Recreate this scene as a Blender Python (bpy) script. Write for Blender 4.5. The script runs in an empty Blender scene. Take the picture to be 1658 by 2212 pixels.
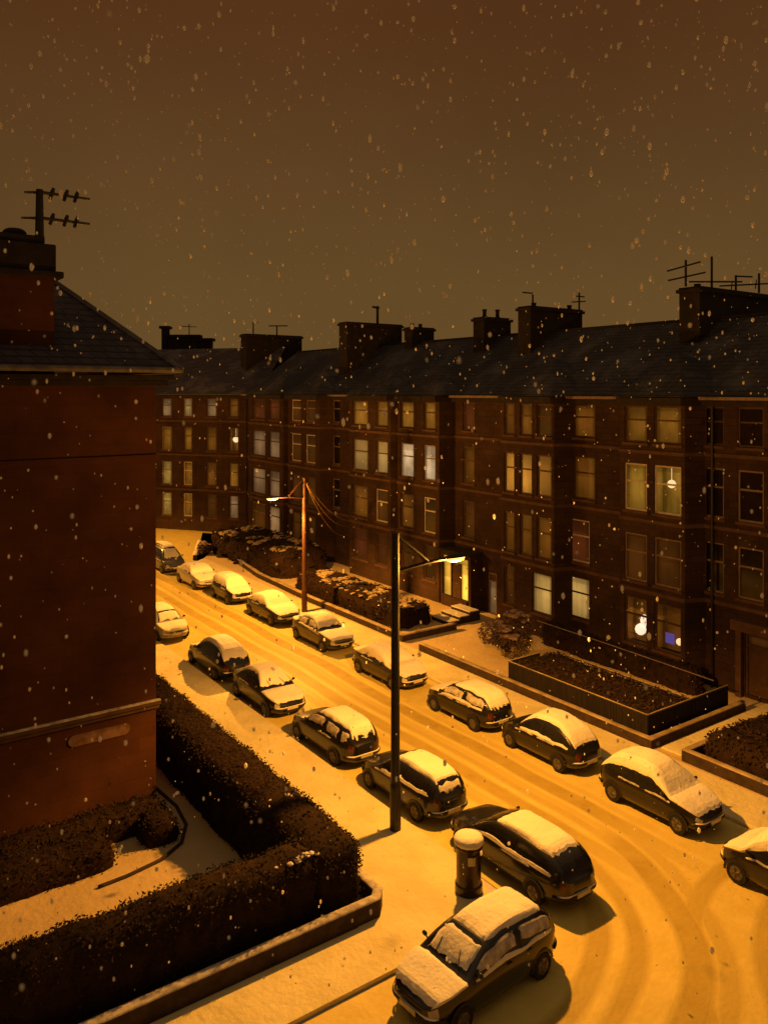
import bpy, bmesh, math, random
from mathutils import Vector, noise
random.seed(7)
S = bpy.context.scene
C = S.collection
PI = math.pi

# ------------------------------------------------------------------ survey helpers
# The street runs along +Y, the cross street along X; the viewer stands at (0,0,EYE).
FPX, CXP, HYP, EYE = 1736.0, 829.0, 845.0, 13.4
TH = math.atan(1230 / FPX)
FW = (math.sin(TH), math.cos(TH)); RT = (math.cos(TH), -math.sin(TH))
def ray(u):
    k = (u - CXP) / FPX
    return (FW[0] + k * RT[0], FW[1] + k * RT[1])
def yx(u, X):
    d = ray(u); return d[1] / d[0] * X
def xy(u, Y):
    d = ray(u); return d[0] / d[1] * Y

# ------------------------------------------------------------------ mesh builder
class MB:
    def __init__(s): s.v = []; s.f = []; s.m = []
    def quad(s, a, b, c, d, m=0):
        i = len(s.v); s.v += [tuple(a), tuple(b), tuple(c), tuple(d)]; s.f.append((i, i+1, i+2, i+3)); s.m.append(m)
    def tri(s, a, b, c, m=0):
        i = len(s.v); s.v += [tuple(a), tuple(b), tuple(c)]; s.f.append((i, i+1, i+2)); s.m.append(m)
    def box(s, x0, x1, y0, y1, z0, z1, m=0):
        i = len(s.v)
        s.v += [(x0,y0,z0),(x1,y0,z0),(x1,y1,z0),(x0,y1,z0),(x0,y0,z1),(x1,y0,z1),(x1,y1,z1),(x0,y1,z1)]
        for f in ((3,2,1,0),(4,5,6,7),(0,1,5,4),(1,2,6,5),(2,3,7,6),(3,0,4,7)):
            s.f.append(tuple(i+k for k in f)); s.m.append(m)
    def obox(s, O, a, n, s0, s1, d0, d1, z0, z1, m=0):
        """box in the frame origin O, along a, outward n"""
        def P(p, q, z): return (O[0]+a[0]*p+n[0]*q, O[1]+a[1]*p+n[1]*q, z)
        i = len(s.v)
        s.v += [P(s0,d0,z0),P(s1,d0,z0),P(s1,d1,z0),P(s0,d1,z0),P(s0,d0,z1),P(s1,d0,z1),P(s1,d1,z1),P(s0,d1,z1)]
        for f in ((3,2,1,0),(4,5,6,7),(0,1,5,4),(1,2,6,5),(2,3,7,6),(3,0,4,7)):
            s.f.append(tuple(i+k for k in f)); s.m.append(m)
    def tube(s, pts, r, n=8, m=0, cap=True):
        pts = [Vector(p) for p in pts]
        if not isinstance(r, (list, tuple)): r = [r]*len(pts)
        rings = []
        for k, p in enumerate(pts):
            t = (pts[min(k+1, len(pts)-1)] - pts[max(k-1, 0)]).normalized()
            u = t.cross(Vector((0,0,1)))
            if u.length < 1e-3: u = t.cross(Vector((0,1,0)))
            u.normalize(); w = t.cross(u).normalized()
            b = len(s.v)
            for j in range(n):
                a = 2*PI*j/n
                s.v.append(tuple(p + (u*math.cos(a) + w*math.sin(a))*r[k]))
            rings.append(b)
        for k in range(len(rings)-1):
            for j in range(n):
                j2 = (j+1) % n
                s.f.append((rings[k]+j, rings[k]+j2, rings[k+1]+j2, rings[k+1]+j)); s.m.append(m)
        if cap:
            s.f.append(tuple(rings[0]+j for j in reversed(range(n)))); s.m.append(m)
            s.f.append(tuple(rings[-1]+j for j in range(n))); s.m.append(m)
    def lathe(s, c, prof, n=20, m=0, axis='z'):
        rings = []
        for r, h in prof:
            b = len(s.v)
            for j in range(n):
                a = 2*PI*j/n
                if axis == 'z': s.v.append((c[0]+r*math.cos(a), c[1]+r*math.sin(a), c[2]+h))
                else: s.v.append((c[0]+h, c[1]+r*math.cos(a), c[2]+r*math.sin(a)))
            rings.append(b)
        for k in range(len(rings)-1):
            for j in range(n):
                j2 = (j+1) % n
                s.f.append((rings[k]+j, rings[k]+j2, rings[k+1]+j2, rings[k+1]+j)); s.m.append(m)
        s.f.append(tuple(rings[0]+j for j in reversed(range(n)))); s.m.append(m)
        s.f.append(tuple(rings[-1]+j for j in range(n))); s.m.append(m)
    def ball(s, c, r, sub=1, sz=(1,1,1), jit=0.0):
        bm = bmesh.new(); bmesh.ops.create_icosphere(bm, subdivisions=sub, radius=1)
        i = len(s.v)
        for v in bm.verts:
            k = 1 + (random.uniform(-jit, jit) if jit else 0)
            s.v.append((c[0]+v.co.x*r*sz[0]*k, c[1]+v.co.y*r*sz[1]*k, c[2]+v.co.z*r*sz[2]*k))
        for f in bm.faces: s.f.append(tuple(i+v.index for v in f.verts)); s.m.append(0)
        bm.free()
    def build(s, name, mats, parent=None, smooth=False, merge=0.0, bevel=0.0, fixn=False, sharp=None):
        me = bpy.data.meshes.new(name)
        me.from_pydata(s.v, [], s.f)
        if not isinstance(mats, (list, tuple)): mats = [mats]
        for m in mats: me.materials.append(m)
        if len(mats) > 1: me.polygons.foreach_set('material_index', s.m)
        if name in ('pane','lit_room','fanlight','lit_side_panel','door'):
            uvl = me.uv_layers.new(name='UVMap')
            for pf in me.polygons:
                if pf.loop_total == 4:
                    for q_, c_ in zip(pf.loop_indices, ((0,0),(1,0),(1,1),(0,1))): uvl.data[q_].uv = c_
        if merge or fixn:
            bm = bmesh.new(); bm.from_mesh(me)
            if merge:
                bmesh.ops.remove_doubles(bm, verts=bm.verts, dist=merge)
                bmesh.ops.dissolve_degenerate(bm, edges=bm.edges, dist=1e-5)
            bmesh.ops.recalc_face_normals(bm, faces=bm.faces)
            bm.to_mesh(me); bm.free()
        if smooth: me.polygons.foreach_set('use_smooth', [True]*len(me.polygons))
        me.update()
        o = bpy.data.objects.new(name, me); C.objects.link(o)
        if parent: o.parent = parent
        if bevel:
            b = o.modifiers.new('bevel', 'BEVEL'); b.width = bevel; b.segments = 2; b.limit_method = 'ANGLE'
        return o

def tag(o, label=None, cat=None, group=None, kind=None):
    if label: o['label'] = label
    if cat: o['category'] = cat
    if group: o['group'] = group
    if kind: o['kind'] = kind
    return o
def thing(name, loc, label, cat, group=None, rz=0):
    o = bpy.data.objects.new(name, None); C.objects.link(o)
    o.location = loc; o.rotation_euler = (0,0,rz); o.empty_display_size = .3
    return tag(o, label, cat, group)

# ------------------------------------------------------------------ materials
def newmat(name):
    m = bpy.data.materials.new(name); m.use_nodes = True
    nt = m.node_tree; p = nt.nodes['Principled BSDF']
    return m, nt, p
def N(nt, t, **kw):
    n = nt.nodes.new(t)
    for k, v in kw.items(): setattr(n, k, v)
    return n
def coords(nt, scale=(1,1,1)):
    tc = N(nt, 'ShaderNodeTexCoord'); mp = N(nt, 'ShaderNodeMapping'); mp.inputs['Scale'].default_value = scale
    nt.links.new(tc.outputs['Object'], mp.inputs['Vector']); return mp.outputs['Vector']
def noisy(name, c1, c2, rough=.8, scale=3.0, bump=.0, bscale=None, detail=5, spec=.3, metallic=0, coat=0, stretch=(1,1,1)):
    m, nt, p = newmat(name)
    v = coords(nt, stretch)
    nz = N(nt, 'ShaderNodeTexNoise'); nz.inputs['Scale'].default_value = scale; nz.inputs['Detail'].default_value = detail
    nt.links.new(v, nz.inputs['Vector'])
    cr = N(nt, 'ShaderNodeValToRGB'); cr.color_ramp.elements[0].position = .35; cr.color_ramp.elements[1].position = .65
    cr.color_ramp.elements[0].color = (*c1, 1); cr.color_ramp.elements[1].color = (*c2, 1)
    nt.links.new(nz.outputs['Fac'], cr.inputs['Fac']); nt.links.new(cr.outputs['Color'], p.inputs['Base Color'])
    p.inputs['Roughness'].default_value = rough; p.inputs['Specular IOR Level'].default_value = spec
    p.inputs['Metallic'].default_value = metallic; p.inputs['Coat Weight'].default_value = coat
    if bump:
        nb = N(nt, 'ShaderNodeTexNoise'); nb.inputs['Scale'].default_value = bscale or scale*4; nb.inputs['Detail'].default_value = 6
        nt.links.new(v, nb.inputs['Vector'])
        b = N(nt, 'ShaderNodeBump'); b.inputs['Strength'].default_value = 1; b.inputs['Distance'].default_value = bump
        nt.links.new(nb.outputs['Fac'], b.inputs['Height']); nt.links.new(b.outputs['Normal'], p.inputs['Normal'])
    return m
def emit(name, c1, c2, strength, scale=2.0, gloss=.0):
    m, nt, p = newmat(name)
    v = coords(nt)
    oi = N(nt, 'ShaderNodeObjectInfo'); add = N(nt, 'ShaderNodeVectorMath', operation='ADD')
    sc = N(nt, 'ShaderNodeVectorMath', operation='SCALE'); sc.inputs['Scale'].default_value = 40
    cmb = N(nt, 'ShaderNodeCombineXYZ'); nt.links.new(oi.outputs['Random'], cmb.inputs['X'])
    nt.links.new(cmb.outputs[0], sc.inputs[0]); nt.links.new(v, add.inputs[0]); nt.links.new(sc.outputs[0], add.inputs[1])
    nz = N(nt, 'ShaderNodeTexNoise'); nz.inputs['Scale'].default_value = scale; nz.inputs['Detail'].default_value = 3
    nt.links.new(add.outputs[0], nz.inputs['Vector'])
    cr = N(nt, 'ShaderNodeValToRGB'); cr.color_ramp.elements[0].position = .3; cr.color_ramp.elements[1].position = .7
    cr.color_ramp.elements[0].color = (*c1, 1); cr.color_ramp.elements[1].color = (*c2, 1)
    nt.links.new(nz.outputs['Fac'], cr.inputs['Fac'])
    # soft folds of the curtain behind the glass
    wv = N(nt, 'ShaderNodeTexWave'); wv.inputs['Scale'].default_value = 3.2; wv.inputs['Distortion'].default_value = 2.5
    mv = N(nt, 'ShaderNodeMapping'); mv.inputs['Scale'].default_value = (1, 1, .12); nt.links.new(add.outputs[0], mv.inputs['Vector'])
    nt.links.new(mv.outputs[0], wv.inputs['Vector'])
    mr = N(nt, 'ShaderNodeMapRange'); mr.inputs['To Min'].default_value = strength*.75; mr.inputs['To Max'].default_value = strength*1.15
    nt.links.new(wv.outputs['Fac'], mr.inputs['Value'])
    rm = N(nt, 'ShaderNodeMapRange'); rm.inputs['To Min'].default_value = .85; rm.inputs['To Max'].default_value = 1.15
    nt.links.new(oi.outputs['Random'], rm.inputs['Value'])
    mm = N(nt, 'ShaderNodeMath', operation='MULTIPLY'); nt.links.new(mr.outputs[0], mm.inputs[0]); nt.links.new(rm.outputs[0], mm.inputs[1])
    p.inputs['Base Color'].default_value = (.02,.015,.01,1); p.inputs['Roughness'].default_value = .3
    uv = N(nt, 'ShaderNodeUVMap'); us = N(nt, 'ShaderNodeSeparateXYZ'); nt.links.new(uv.outputs[0], us.inputs[0])
    def Q(op, a, b=None, c=None, cl=False):
        n = N(nt, 'ShaderNodeMath', operation=op); n.use_clamp = cl
        for i, q in enumerate((a, b, c)):
            if q is None: continue
            if isinstance(q, (int, float)): n.inputs[i].default_value = q
            else: nt.links.new(q, n.inputs[i])
        return n.outputs[0]
    rnd = oi.outputs['Random']
    cu = Q('MULTIPLY_ADD', rnd, .5, .25); cv = Q('MULTIPLY_ADD', Q('FRACT', Q('MULTIPLY', rnd, 7.31)), .5, .3)
    du = Q('SUBTRACT', us.outputs['X'], cu); dv = Q('SUBTRACT', us.outputs['Y'], cv)
    d2 = Q('ADD', Q('MULTIPLY', Q('MULTIPLY', du, du), 2.2), Q('MULTIPLY', Q('MULTIPLY', dv, dv), 3.0))
    hot = Q('MULTIPLY_ADD', Q('EXPONENT', Q('MULTIPLY', d2, -1.6)), .75, .5)  # bright spot painted into the emission, as lamp glow behind the curtain
    # drapes hanging at the sides, a pelmet or half drawn blind at the top
    edge = Q('ABSOLUTE', Q('SUBTRACT', us.outputs['X'], .5))
    wob = Q('MULTIPLY_ADD', nz.outputs['Fac'], .14, .30)
    dr = Q('MULTIPLY_ADD', Q('GREATER_THAN', edge, wob), -.38, 1.0)
    bl = Q('FRACT', Q('MULTIPLY', rnd, 3.77)); blh = Q('SUBTRACT', 1.05, Q('MULTIPLY', bl, .55))
    bd = Q('MULTIPLY_ADD', Q('GREATER_THAN', us.outputs['Y'], blh), -.30, 1.0)
    tot_ = Q('MULTIPLY', Q('MULTIPLY', mm.outputs[0], hot), Q('MULTIPLY', dr, bd))
    p.inputs['Specular IOR Level'].default_value = .25
    nt.links.new(cr.outputs['Color'], p.inputs['Emission Color']); nt.links.new(tot_, p.inputs['Emission Strength'])
    return m
def glow(name, c, s):
    m, nt, p = newmat(name); p.inputs['Base Color'].default_value = (*c, 1)
    p.inputs['Emission Color'].default_value = (*c, 1); p.inputs['Emission Strength'].default_value = s
    return m

SNOWC = (.80,.78,.74)
snow = noisy('snow', (.74,.69,.56), (.82,.77,.64), .75, 1.2, .02, 9, spec=.25)
snow_dull = noisy('settled_snow', (.55,.50,.42), (.66,.60,.50), .85, .6, .03, 5, spec=.2)
snow_thin = noisy('thin_snow', (.30,.27,.23), (.62,.57,.5), .85, 5, .01, 12, spec=.2)
iron = noisy('black_iron', (.012,.011,.010), (.022,.019,.016), .5, 8, .002, spec=.4)
lamp_red = noisy('red_brown_paint', (.07,.028,.017), (.10,.042,.025), .55, 3, .002, spec=.4)
hedge_m = noisy('dark_hedge_leaf', (.016,.010,.006), (.034,.017,.009), .9, 3, spec=.25)
hedge_core = noisy('dark_hedge_core', (.018,.010,.006), (.030,.016,.009), .9, 3, spec=.1)  # lumpy core under the leaves, much the same dark brown as they are
wallstone = noisy('garden_wall_stone', (.035,.022,.014), (.06,.04,.025), .9, 4, .01, 18)
rubber = noisy('rubber', (.012,.012,.012), (.02,.018,.016), .8, 10)
rim_m = noisy('wheel_metal', (.11,.10,.09), (.18,.16,.14), .5, 12, metallic=.6)
glass = noisy('dark_glass', (.012,.012,.015), (.02,.02,.022), .16, 2, spec=.6)
plastic = noisy('black_plastic', (.015,.014,.013), (.025,.022,.02), .45, 8)
plate_m = noisy('plate', (.5,.46,.3), (.6,.55,.36), .5, 8)
headl = noisy('headlight_lens', (.35,.33,.30), (.5,.47,.42), .15, 8, spec=.6)
taill = noisy('tail_light_lens', (.06,.010,.007), (.09,.014,.01), .2, 8, spec=.6)
bark = noisy('bark', (.03,.02,.014), (.06,.04,.03), .9, 6)

def ashlar(name, c1, c2, joint, sx=.62, sz=.3, bump=.012):
    """coursed stone; the object's X (or Y) and Z give the courses"""
    m, nt, p = newmat(name)
    tc = N(nt, 'ShaderNodeTexCoord'); sp = N(nt, 'ShaderNodeSeparateXYZ'); nt.links.new(tc.outputs['Object'], sp.inputs[0])
    ad = N(nt, 'ShaderNodeMath', operation='ADD'); nt.links.new(sp.outputs['X'], ad.inputs[0]); nt.links.new(sp.outputs['Y'], ad.inputs[1])
    cb = N(nt, 'ShaderNodeCombineXYZ'); nt.links.new(ad.outputs[0], cb.inputs['X']); nt.links.new(sp.outputs['Z'], cb.inputs['Y'])
    br = N(nt, 'ShaderNodeTexBrick'); br.inputs['Scale'].default_value = 1; br.inputs['Brick Width'].default_value = sx
    br.inputs['Row Height'].default_value = sz; br.inputs['Mortar Size'].default_value = .012; br.inputs['Mortar Smooth'].default_value = .3
    br.inputs['Color1'].default_value = (*c1,1); br.inputs['Color2'].default_value = (*c2,1); br.inputs['Mortar'].default_value = (*joint,1)
    nt.links.new(cb.outputs[0], br.inputs['Vector'])
    nz = N(nt, 'ShaderNodeTexNoise'); nz.inputs['Scale'].default_value = .5; nz.inputs['Detail'].default_value = 8; nz.inputs['Roughness'].default_value = .65
    nt.links.new(tc.outputs['Object'], nz.inputs['Vector'])
    mr = N(nt, 'ShaderNodeMapRange'); mr.inputs['From Min'].default_value = .3; mr.inputs['From Max'].default_value = .7
    mr.inputs['To Min'].default_value = .55; mr.inputs['To Max'].default_value = 1.25; nt.links.new(nz.outputs['Fac'], mr.inputs['Value'])
    mx = N(nt, 'ShaderNodeVectorMath', operation='SCALE'); nt.links.new(br.outputs['Color'], mx.inputs[0]); nt.links.new(mr.outputs[0], mx.inputs['Scale'])
    nt.links.new(mx.outputs[0], p.inputs['Base Color'])
    p.inputs['Roughness'].default_value = .9; p.inputs['Specular IOR Level'].default_value = .15
    n2 = N(nt, 'ShaderNodeTexNoise'); n2.inputs['Scale'].default_value = 14; n2.inputs['Detail'].default_value = 6
    nt.links.new(tc.outputs['Object'], n2.inputs['Vector'])
    hm = N(nt, 'ShaderNodeMath', operation='MULTIPLY_ADD'); hm.inputs[1].default_value = .4
    nt.links.new(n2.outputs['Fac'], hm.inputs[0])
    inv = N(nt, 'ShaderNodeMath', operation='SUBTRACT'); inv.inputs[0].default_value = 1; nt.links.new(br.outputs['Fac'], inv.inputs[1])
    nt.links.new(inv.outputs[0], hm.inputs[2])
    b = N(nt, 'ShaderNodeBump'); b.inputs['Distance'].default_value = bump; nt.links.new(hm.outputs[0], b.inputs['Height'])
    nt.links.new(b.outputs['Normal'], p.inputs['Normal'])
    return m
redstone = ashlar('red_sandstone', (.078,.029,.011), (.070,.025,.0095), (.063,.023,.009), .9, .42, .002)
brownstone = ashlar('brown_sandstone', (.060,.034,.021), (.047,.026,.016), (.032,.019,.013), .7, .33, .006)
trimstone = noisy('dressed_sandstone', (.075,.040,.025), (.11,.06,.035), .9, 2, .006, 20)
darkstone = noisy('soot_dark_stone', (.016,.012,.010), (.030,.021,.016), .9, 2.5, .012, 14)

def slates(name, c1, c2, snowamt):
    m, nt, p = newmat(name)
    tc = N(nt, 'ShaderNodeTexCoord'); sp = N(nt, 'ShaderNodeSeparateXYZ'); nt.links.new(tc.outputs['Object'], sp.inputs[0])
    ad = N(nt, 'ShaderNodeMath', operation='ADD'); nt.links.new(sp.outputs['X'], ad.inputs[0]); nt.links.new(sp.outputs['Y'], ad.inputs[1])
    cb = N(nt, 'ShaderNodeCombineXYZ'); nt.links.new(ad.outputs[0], cb.inputs['X']); nt.links.new(sp.outputs['Z'], cb.inputs['Y'])
    br = N(nt, 'ShaderNodeTexBrick'); br.inputs['Brick Width'].default_value = .42; br.inputs['Row Height'].default_value = .2
    br.inputs['Scale'].default_value = 1; br.inputs['Mortar Size'].default_value = .018
    br.inputs['Color1'].default_value = (*c1,1); br.inputs['Color2'].default_value = (*c2,1); br.inputs['Mortar'].default_value = (c1[0]*.4, c1[1]*.4, c1[2]*.4, 1)
    nt.links.new(cb.outputs[0], br.inputs['Vector'])
    nz = N(nt, 'ShaderNodeTexNoise'); nz.inputs['Scale'].default_value = .45; nz.inputs['Detail'].default_value = 9; nz.inputs['Roughness'].default_value = .7
    nt.links.new(tc.outputs['Object'], nz.inputs['Vector'])
    cr = N(nt, 'ShaderNodeValToRGB'); cr.color_ramp.elements[0].position = .48; cr.color_ramp.elements[1].position = .75
    cr.color_ramp.elements[0].color = (0,0,0,1); cr.color_ramp.elements[1].color = (snowamt,)*3+(1,)
    nt.links.new(nz.outputs['Fac'], cr.inputs['Fac'])
    mx = N(nt, 'ShaderNodeMixRGB'); mx.inputs['Color2'].default_value = (.36,.35,.38,1)
    nt.links.new(cr.outputs['Color'], mx.inputs['Fac']); nt.links.new(br.outputs['Color'], mx.inputs['Color1']); nt.links.new(mx.outputs[0], p.inputs['Base Color'])
    p.inputs['Roughness'].default_value = .75; p.inputs['Specular IOR Level'].default_value = .25
    b = N(nt, 'ShaderNodeBump'); b.inputs['Distance'].default_value = .03
    inv = N(nt, 'ShaderNodeMath', operation='SUBTRACT'); inv.inputs[0].default_value = 1; nt.links.new(br.outputs['Fac'], inv.inputs[1])
    nt.links.new(inv.outputs[0], b.inputs['Height']); nt.links.new(b.outputs['Normal'], p.inputs['Normal'])
    return m
slate = slates('blue_slate', (.034,.032,.040), (.050,.046,.054), .28)
slate_purple = slates('purple_slate', (.050,.042,.060), (.072,.058,.080), .35)

def road_material():
    """packed snow with darker tyre tracks: straight bands along Y and arcs turning into the side street"""
    m, nt, p = newmat('driven_snow')
    L = nt.links.new
    tc = N(nt, 'ShaderNodeTexCoord')
    nz = N(nt, 'ShaderNodeTexNoise'); nz.inputs['Scale'].default_value = .16; nz.inputs['Detail'].default_value = 2
    L(tc.outputs['Object'], nz.inputs['Vector'])
    sub = N(nt, 'ShaderNodeVectorMath', operation='SUBTRACT'); sub.inputs[1].default_value = (.5,.5,.5); L(nz.outputs['Color'], sub.inputs[0])
    sc = N(nt, 'ShaderNodeVectorMath', operation='SCALE'); sc.inputs['Scale'].default_value = .7; L(sub.outputs[0], sc.inputs[0])
    ad = N(nt, 'ShaderNodeVectorMath', operation='ADD'); L(tc.outputs['Object'], ad.inputs[0]); L(sc.outputs[0], ad.inputs[1])
    sp = N(nt, 'ShaderNodeSeparateXYZ'); L(ad.outputs[0], sp.inputs[0])
    def M(op, a, b=None, c=None, clamp=False):
        n = N(nt, 'ShaderNodeMath', operation=op); n.use_clamp = clamp
        for i, q in enumerate((a, b, c)):
            if q is None: continue
            if isinstance(q, (int, float)): n.inputs[i].default_value = q
            else: L(q, n.inputs[i])
        return n.outputs[0]
    def band(val, centre, hw, soft):
        d = M('ABSOLUTE', M('SUBTRACT', val, centre))
        return M('SUBTRACT', 1.0, M('DIVIDE', M('SUBTRACT', d, hw), soft, clamp=True), clamp=True)
    X, Y = sp.outputs['X'], sp.outputs['Y']
    tot = None
    # straight tracks (the road bends a little beyond y = 50)
    for cx, hw, k in ((17.72,.10,.5), (18.0,.09,.35), (18.66,.24,.8), (19.42,.10,.6), (19.7,.08,.4), (20.35,.26,.9), (20.98,.08,.35)):
        b = M('MULTIPLY', band(X, cx, hw, .16), k)
        gate = M('DIVIDE', M('SUBTRACT', Y, 12.0), 5.0, clamp=True)
        b = M('MULTIPLY', b, gate)
        tot = b if tot is None else M('MAXIMUM', tot, b)
    for (ax, ay, r, hw, k) in ((12.5,16.6,4.8,.2,.75), (12.5,16.6,5.7,.14,.7), (12.3,16.8,7.3,.26,.8), (12.0,17.0,8.3,.14,.5), (21.5,5.0,6.2,.13,.6), (21.5,5.2,7.6,.17,.65)):
        dx = M('SUBTRACT', X, ax); dy = M('SUBTRACT', Y, ay)
        r_ = M('SQRT', M('ADD', M('MULTIPLY', dx, dx), M('MULTIPLY', dy, dy)))
        b = M('MULTIPLY', band(r_, r, hw, .2), k)
        gate = M('DIVIDE', M('SUBTRACT', 17.2, Y), 2.0, clamp=True)
        tot = M('MAXIMUM', tot, M('MULTIPLY', b, gate))
    n2 = N(nt, 'ShaderNodeTexNoise'); n2.inputs['Scale'].default_value = 1.3; n2.inputs['Detail'].default_value = 6; n2.inputs['Roughness'].default_value = .6
    L(tc.outputs['Object'], n2.inputs['Vector'])
    mr = N(nt, 'ShaderNodeMapRange'); mr.inputs['From Min'].default_value = .3; mr.inputs['From Max'].default_value = .7; mr.inputs['To Min'].default_value = .6; mr.inputs['To Max'].default_value = 1.1
    L(n2.outputs['Fac'], mr.inputs['Value'])
    tr = M('MULTIPLY', tot, mr.outputs[0], clamp=True)
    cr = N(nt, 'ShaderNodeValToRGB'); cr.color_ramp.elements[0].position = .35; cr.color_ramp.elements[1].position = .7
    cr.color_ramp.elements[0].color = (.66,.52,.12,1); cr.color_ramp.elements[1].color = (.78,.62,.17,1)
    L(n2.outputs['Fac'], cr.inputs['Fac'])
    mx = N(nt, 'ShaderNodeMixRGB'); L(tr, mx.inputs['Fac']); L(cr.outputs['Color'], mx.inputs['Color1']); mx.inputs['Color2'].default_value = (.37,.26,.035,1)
    L(mx.outputs[0], p.inputs['Base Color'])
    p.inputs['Roughness'].default_value = .6; p.inputs['Specular IOR Level'].default_value = .3
    n3 = N(nt, 'ShaderNodeTexNoise'); n3.inputs['Scale'].default_value = 7; n3.inputs['Detail'].default_value = 8; L(tc.outputs['Object'], n3.inputs['Vector'])
    h = M('SUBTRACT', M('MULTIPLY', n3.outputs['Fac'], .7), tr)
    b = N(nt, 'ShaderNodeBump'); b.inputs['Distance'].default_value = .022; L(h, b.inputs['Height']); L(b.outputs['Normal'], p.inputs['Normal'])
    return m
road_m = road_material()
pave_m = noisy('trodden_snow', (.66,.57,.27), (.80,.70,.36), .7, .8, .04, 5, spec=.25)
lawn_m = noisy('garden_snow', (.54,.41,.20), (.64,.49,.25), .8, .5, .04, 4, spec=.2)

# window lights
W = {
 'bright_amber': emit('amber_curtain_light', (.42,.22,.035), (.62,.36,.07), .55),
 'amber': emit('ochre_blind_light', (.28,.10,.008), (.36,.15,.015), .55),
 'warm_amber': emit('warm_room_light', (.32,.15,.012), (.42,.21,.025), .62),
 'dim_amber': emit('dim_amber_light', (.22,.065,.006), (.26,.09,.008), .42),
 'faint': emit('faint_brown_light', (.16,.045,.007), (.2,.06,.008), .22),
 'red': emit('faint_red_light', (.16,.032,.008), (.2,.045,.01), .3),
 'white': emit('white_blind_light', (.62,.40,.19), (.85,.60,.33), .60),
 'dim_white': emit('pale_blind_light', (.40,.21,.08), (.50,.27,.11), .40),
 'cream': emit('cream_blind_light', (.45,.27,.07), (.55,.33,.10), .42),
 'lit_cream': emit('lit_cream_blind', (.50,.27,.06), (.62,.36,.09), .80),
 'gold': emit('gold_light', (.8,.38,.03), (1,.52,.06), 1.5),
 'dark': noisy('dark_window_glass', (.012,.009,.007), (.02,.014,.01), .12, 2, spec=.6),
}
frame_dark = noisy('brown_sash', (.06,.032,.018), (.09,.045,.025), .6, 5)
frame_pale = noisy('pale_sash', (.5,.42,.36), (.6,.52,.45), .6, 5)
frame_mid = noisy('grey_sash', (.17,.12,.09), (.24,.17,.13), .6, 5)
FR = {'d': frame_dark, 'p': frame_pale, 'm': frame_mid}

# ------------------------------------------------------------------ ground
def sheet(name, x0, x1, y0, y1, z, m, kind='structure'):
    b = MB(); b.quad((x0,y0,z),(x1,y0,z),(x1,y1,z),(x0,y1,z)); o = b.build(name, m); tag(o, kind=kind); return o
sheet('ground', -700, 900, -300, 1400, -.02, snow_dull)
# main road and the side street as one driven sheet
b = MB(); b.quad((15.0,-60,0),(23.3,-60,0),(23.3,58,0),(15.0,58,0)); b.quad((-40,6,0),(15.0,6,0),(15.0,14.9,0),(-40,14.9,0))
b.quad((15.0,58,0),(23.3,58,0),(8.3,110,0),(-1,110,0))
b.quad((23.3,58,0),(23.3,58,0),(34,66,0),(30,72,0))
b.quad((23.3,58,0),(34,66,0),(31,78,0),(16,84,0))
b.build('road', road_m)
tag(bpy.data.objects['road'], kind='structure')
def slab(name, poly, z, m, kind='structure'):
    b = MB(); n = len(poly)
    i = len(b.v); b.v += [(x,y,-.01) for x,y in poly] + [(x,y,z) for x,y in poly]
    for k in range(n): b.f.append((i+k, i+(k+1)%n, i+n+(k+1)%n, i+n+k)); b.m.append(0)
    b.f.append(tuple(i+n+k for k in range(n))); b.m.append(0)
    o = b.build(name, m, bevel=.05); tag(o, kind=kind); return o
def arc(cx, cy, r, a0, a1, n=10): return [(cx+r*math.cos(a0+(a1-a0)*i/n), cy+r*math.sin(a0+(a1-a0)*i/n)) for i in range(n+1)]
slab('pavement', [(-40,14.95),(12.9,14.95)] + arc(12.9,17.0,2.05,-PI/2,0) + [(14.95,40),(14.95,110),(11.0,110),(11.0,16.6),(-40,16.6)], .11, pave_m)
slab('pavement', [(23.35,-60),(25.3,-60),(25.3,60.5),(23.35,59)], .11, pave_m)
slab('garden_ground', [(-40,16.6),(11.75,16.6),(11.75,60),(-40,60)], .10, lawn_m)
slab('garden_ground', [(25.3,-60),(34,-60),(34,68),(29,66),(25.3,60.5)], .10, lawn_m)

# ------------------------------------------------------------------ tenements
ROWS = [(10.95,12.7), (7.7,9.95), (4.35,6.6), (1.35,3.55)]   # top floor first

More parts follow.
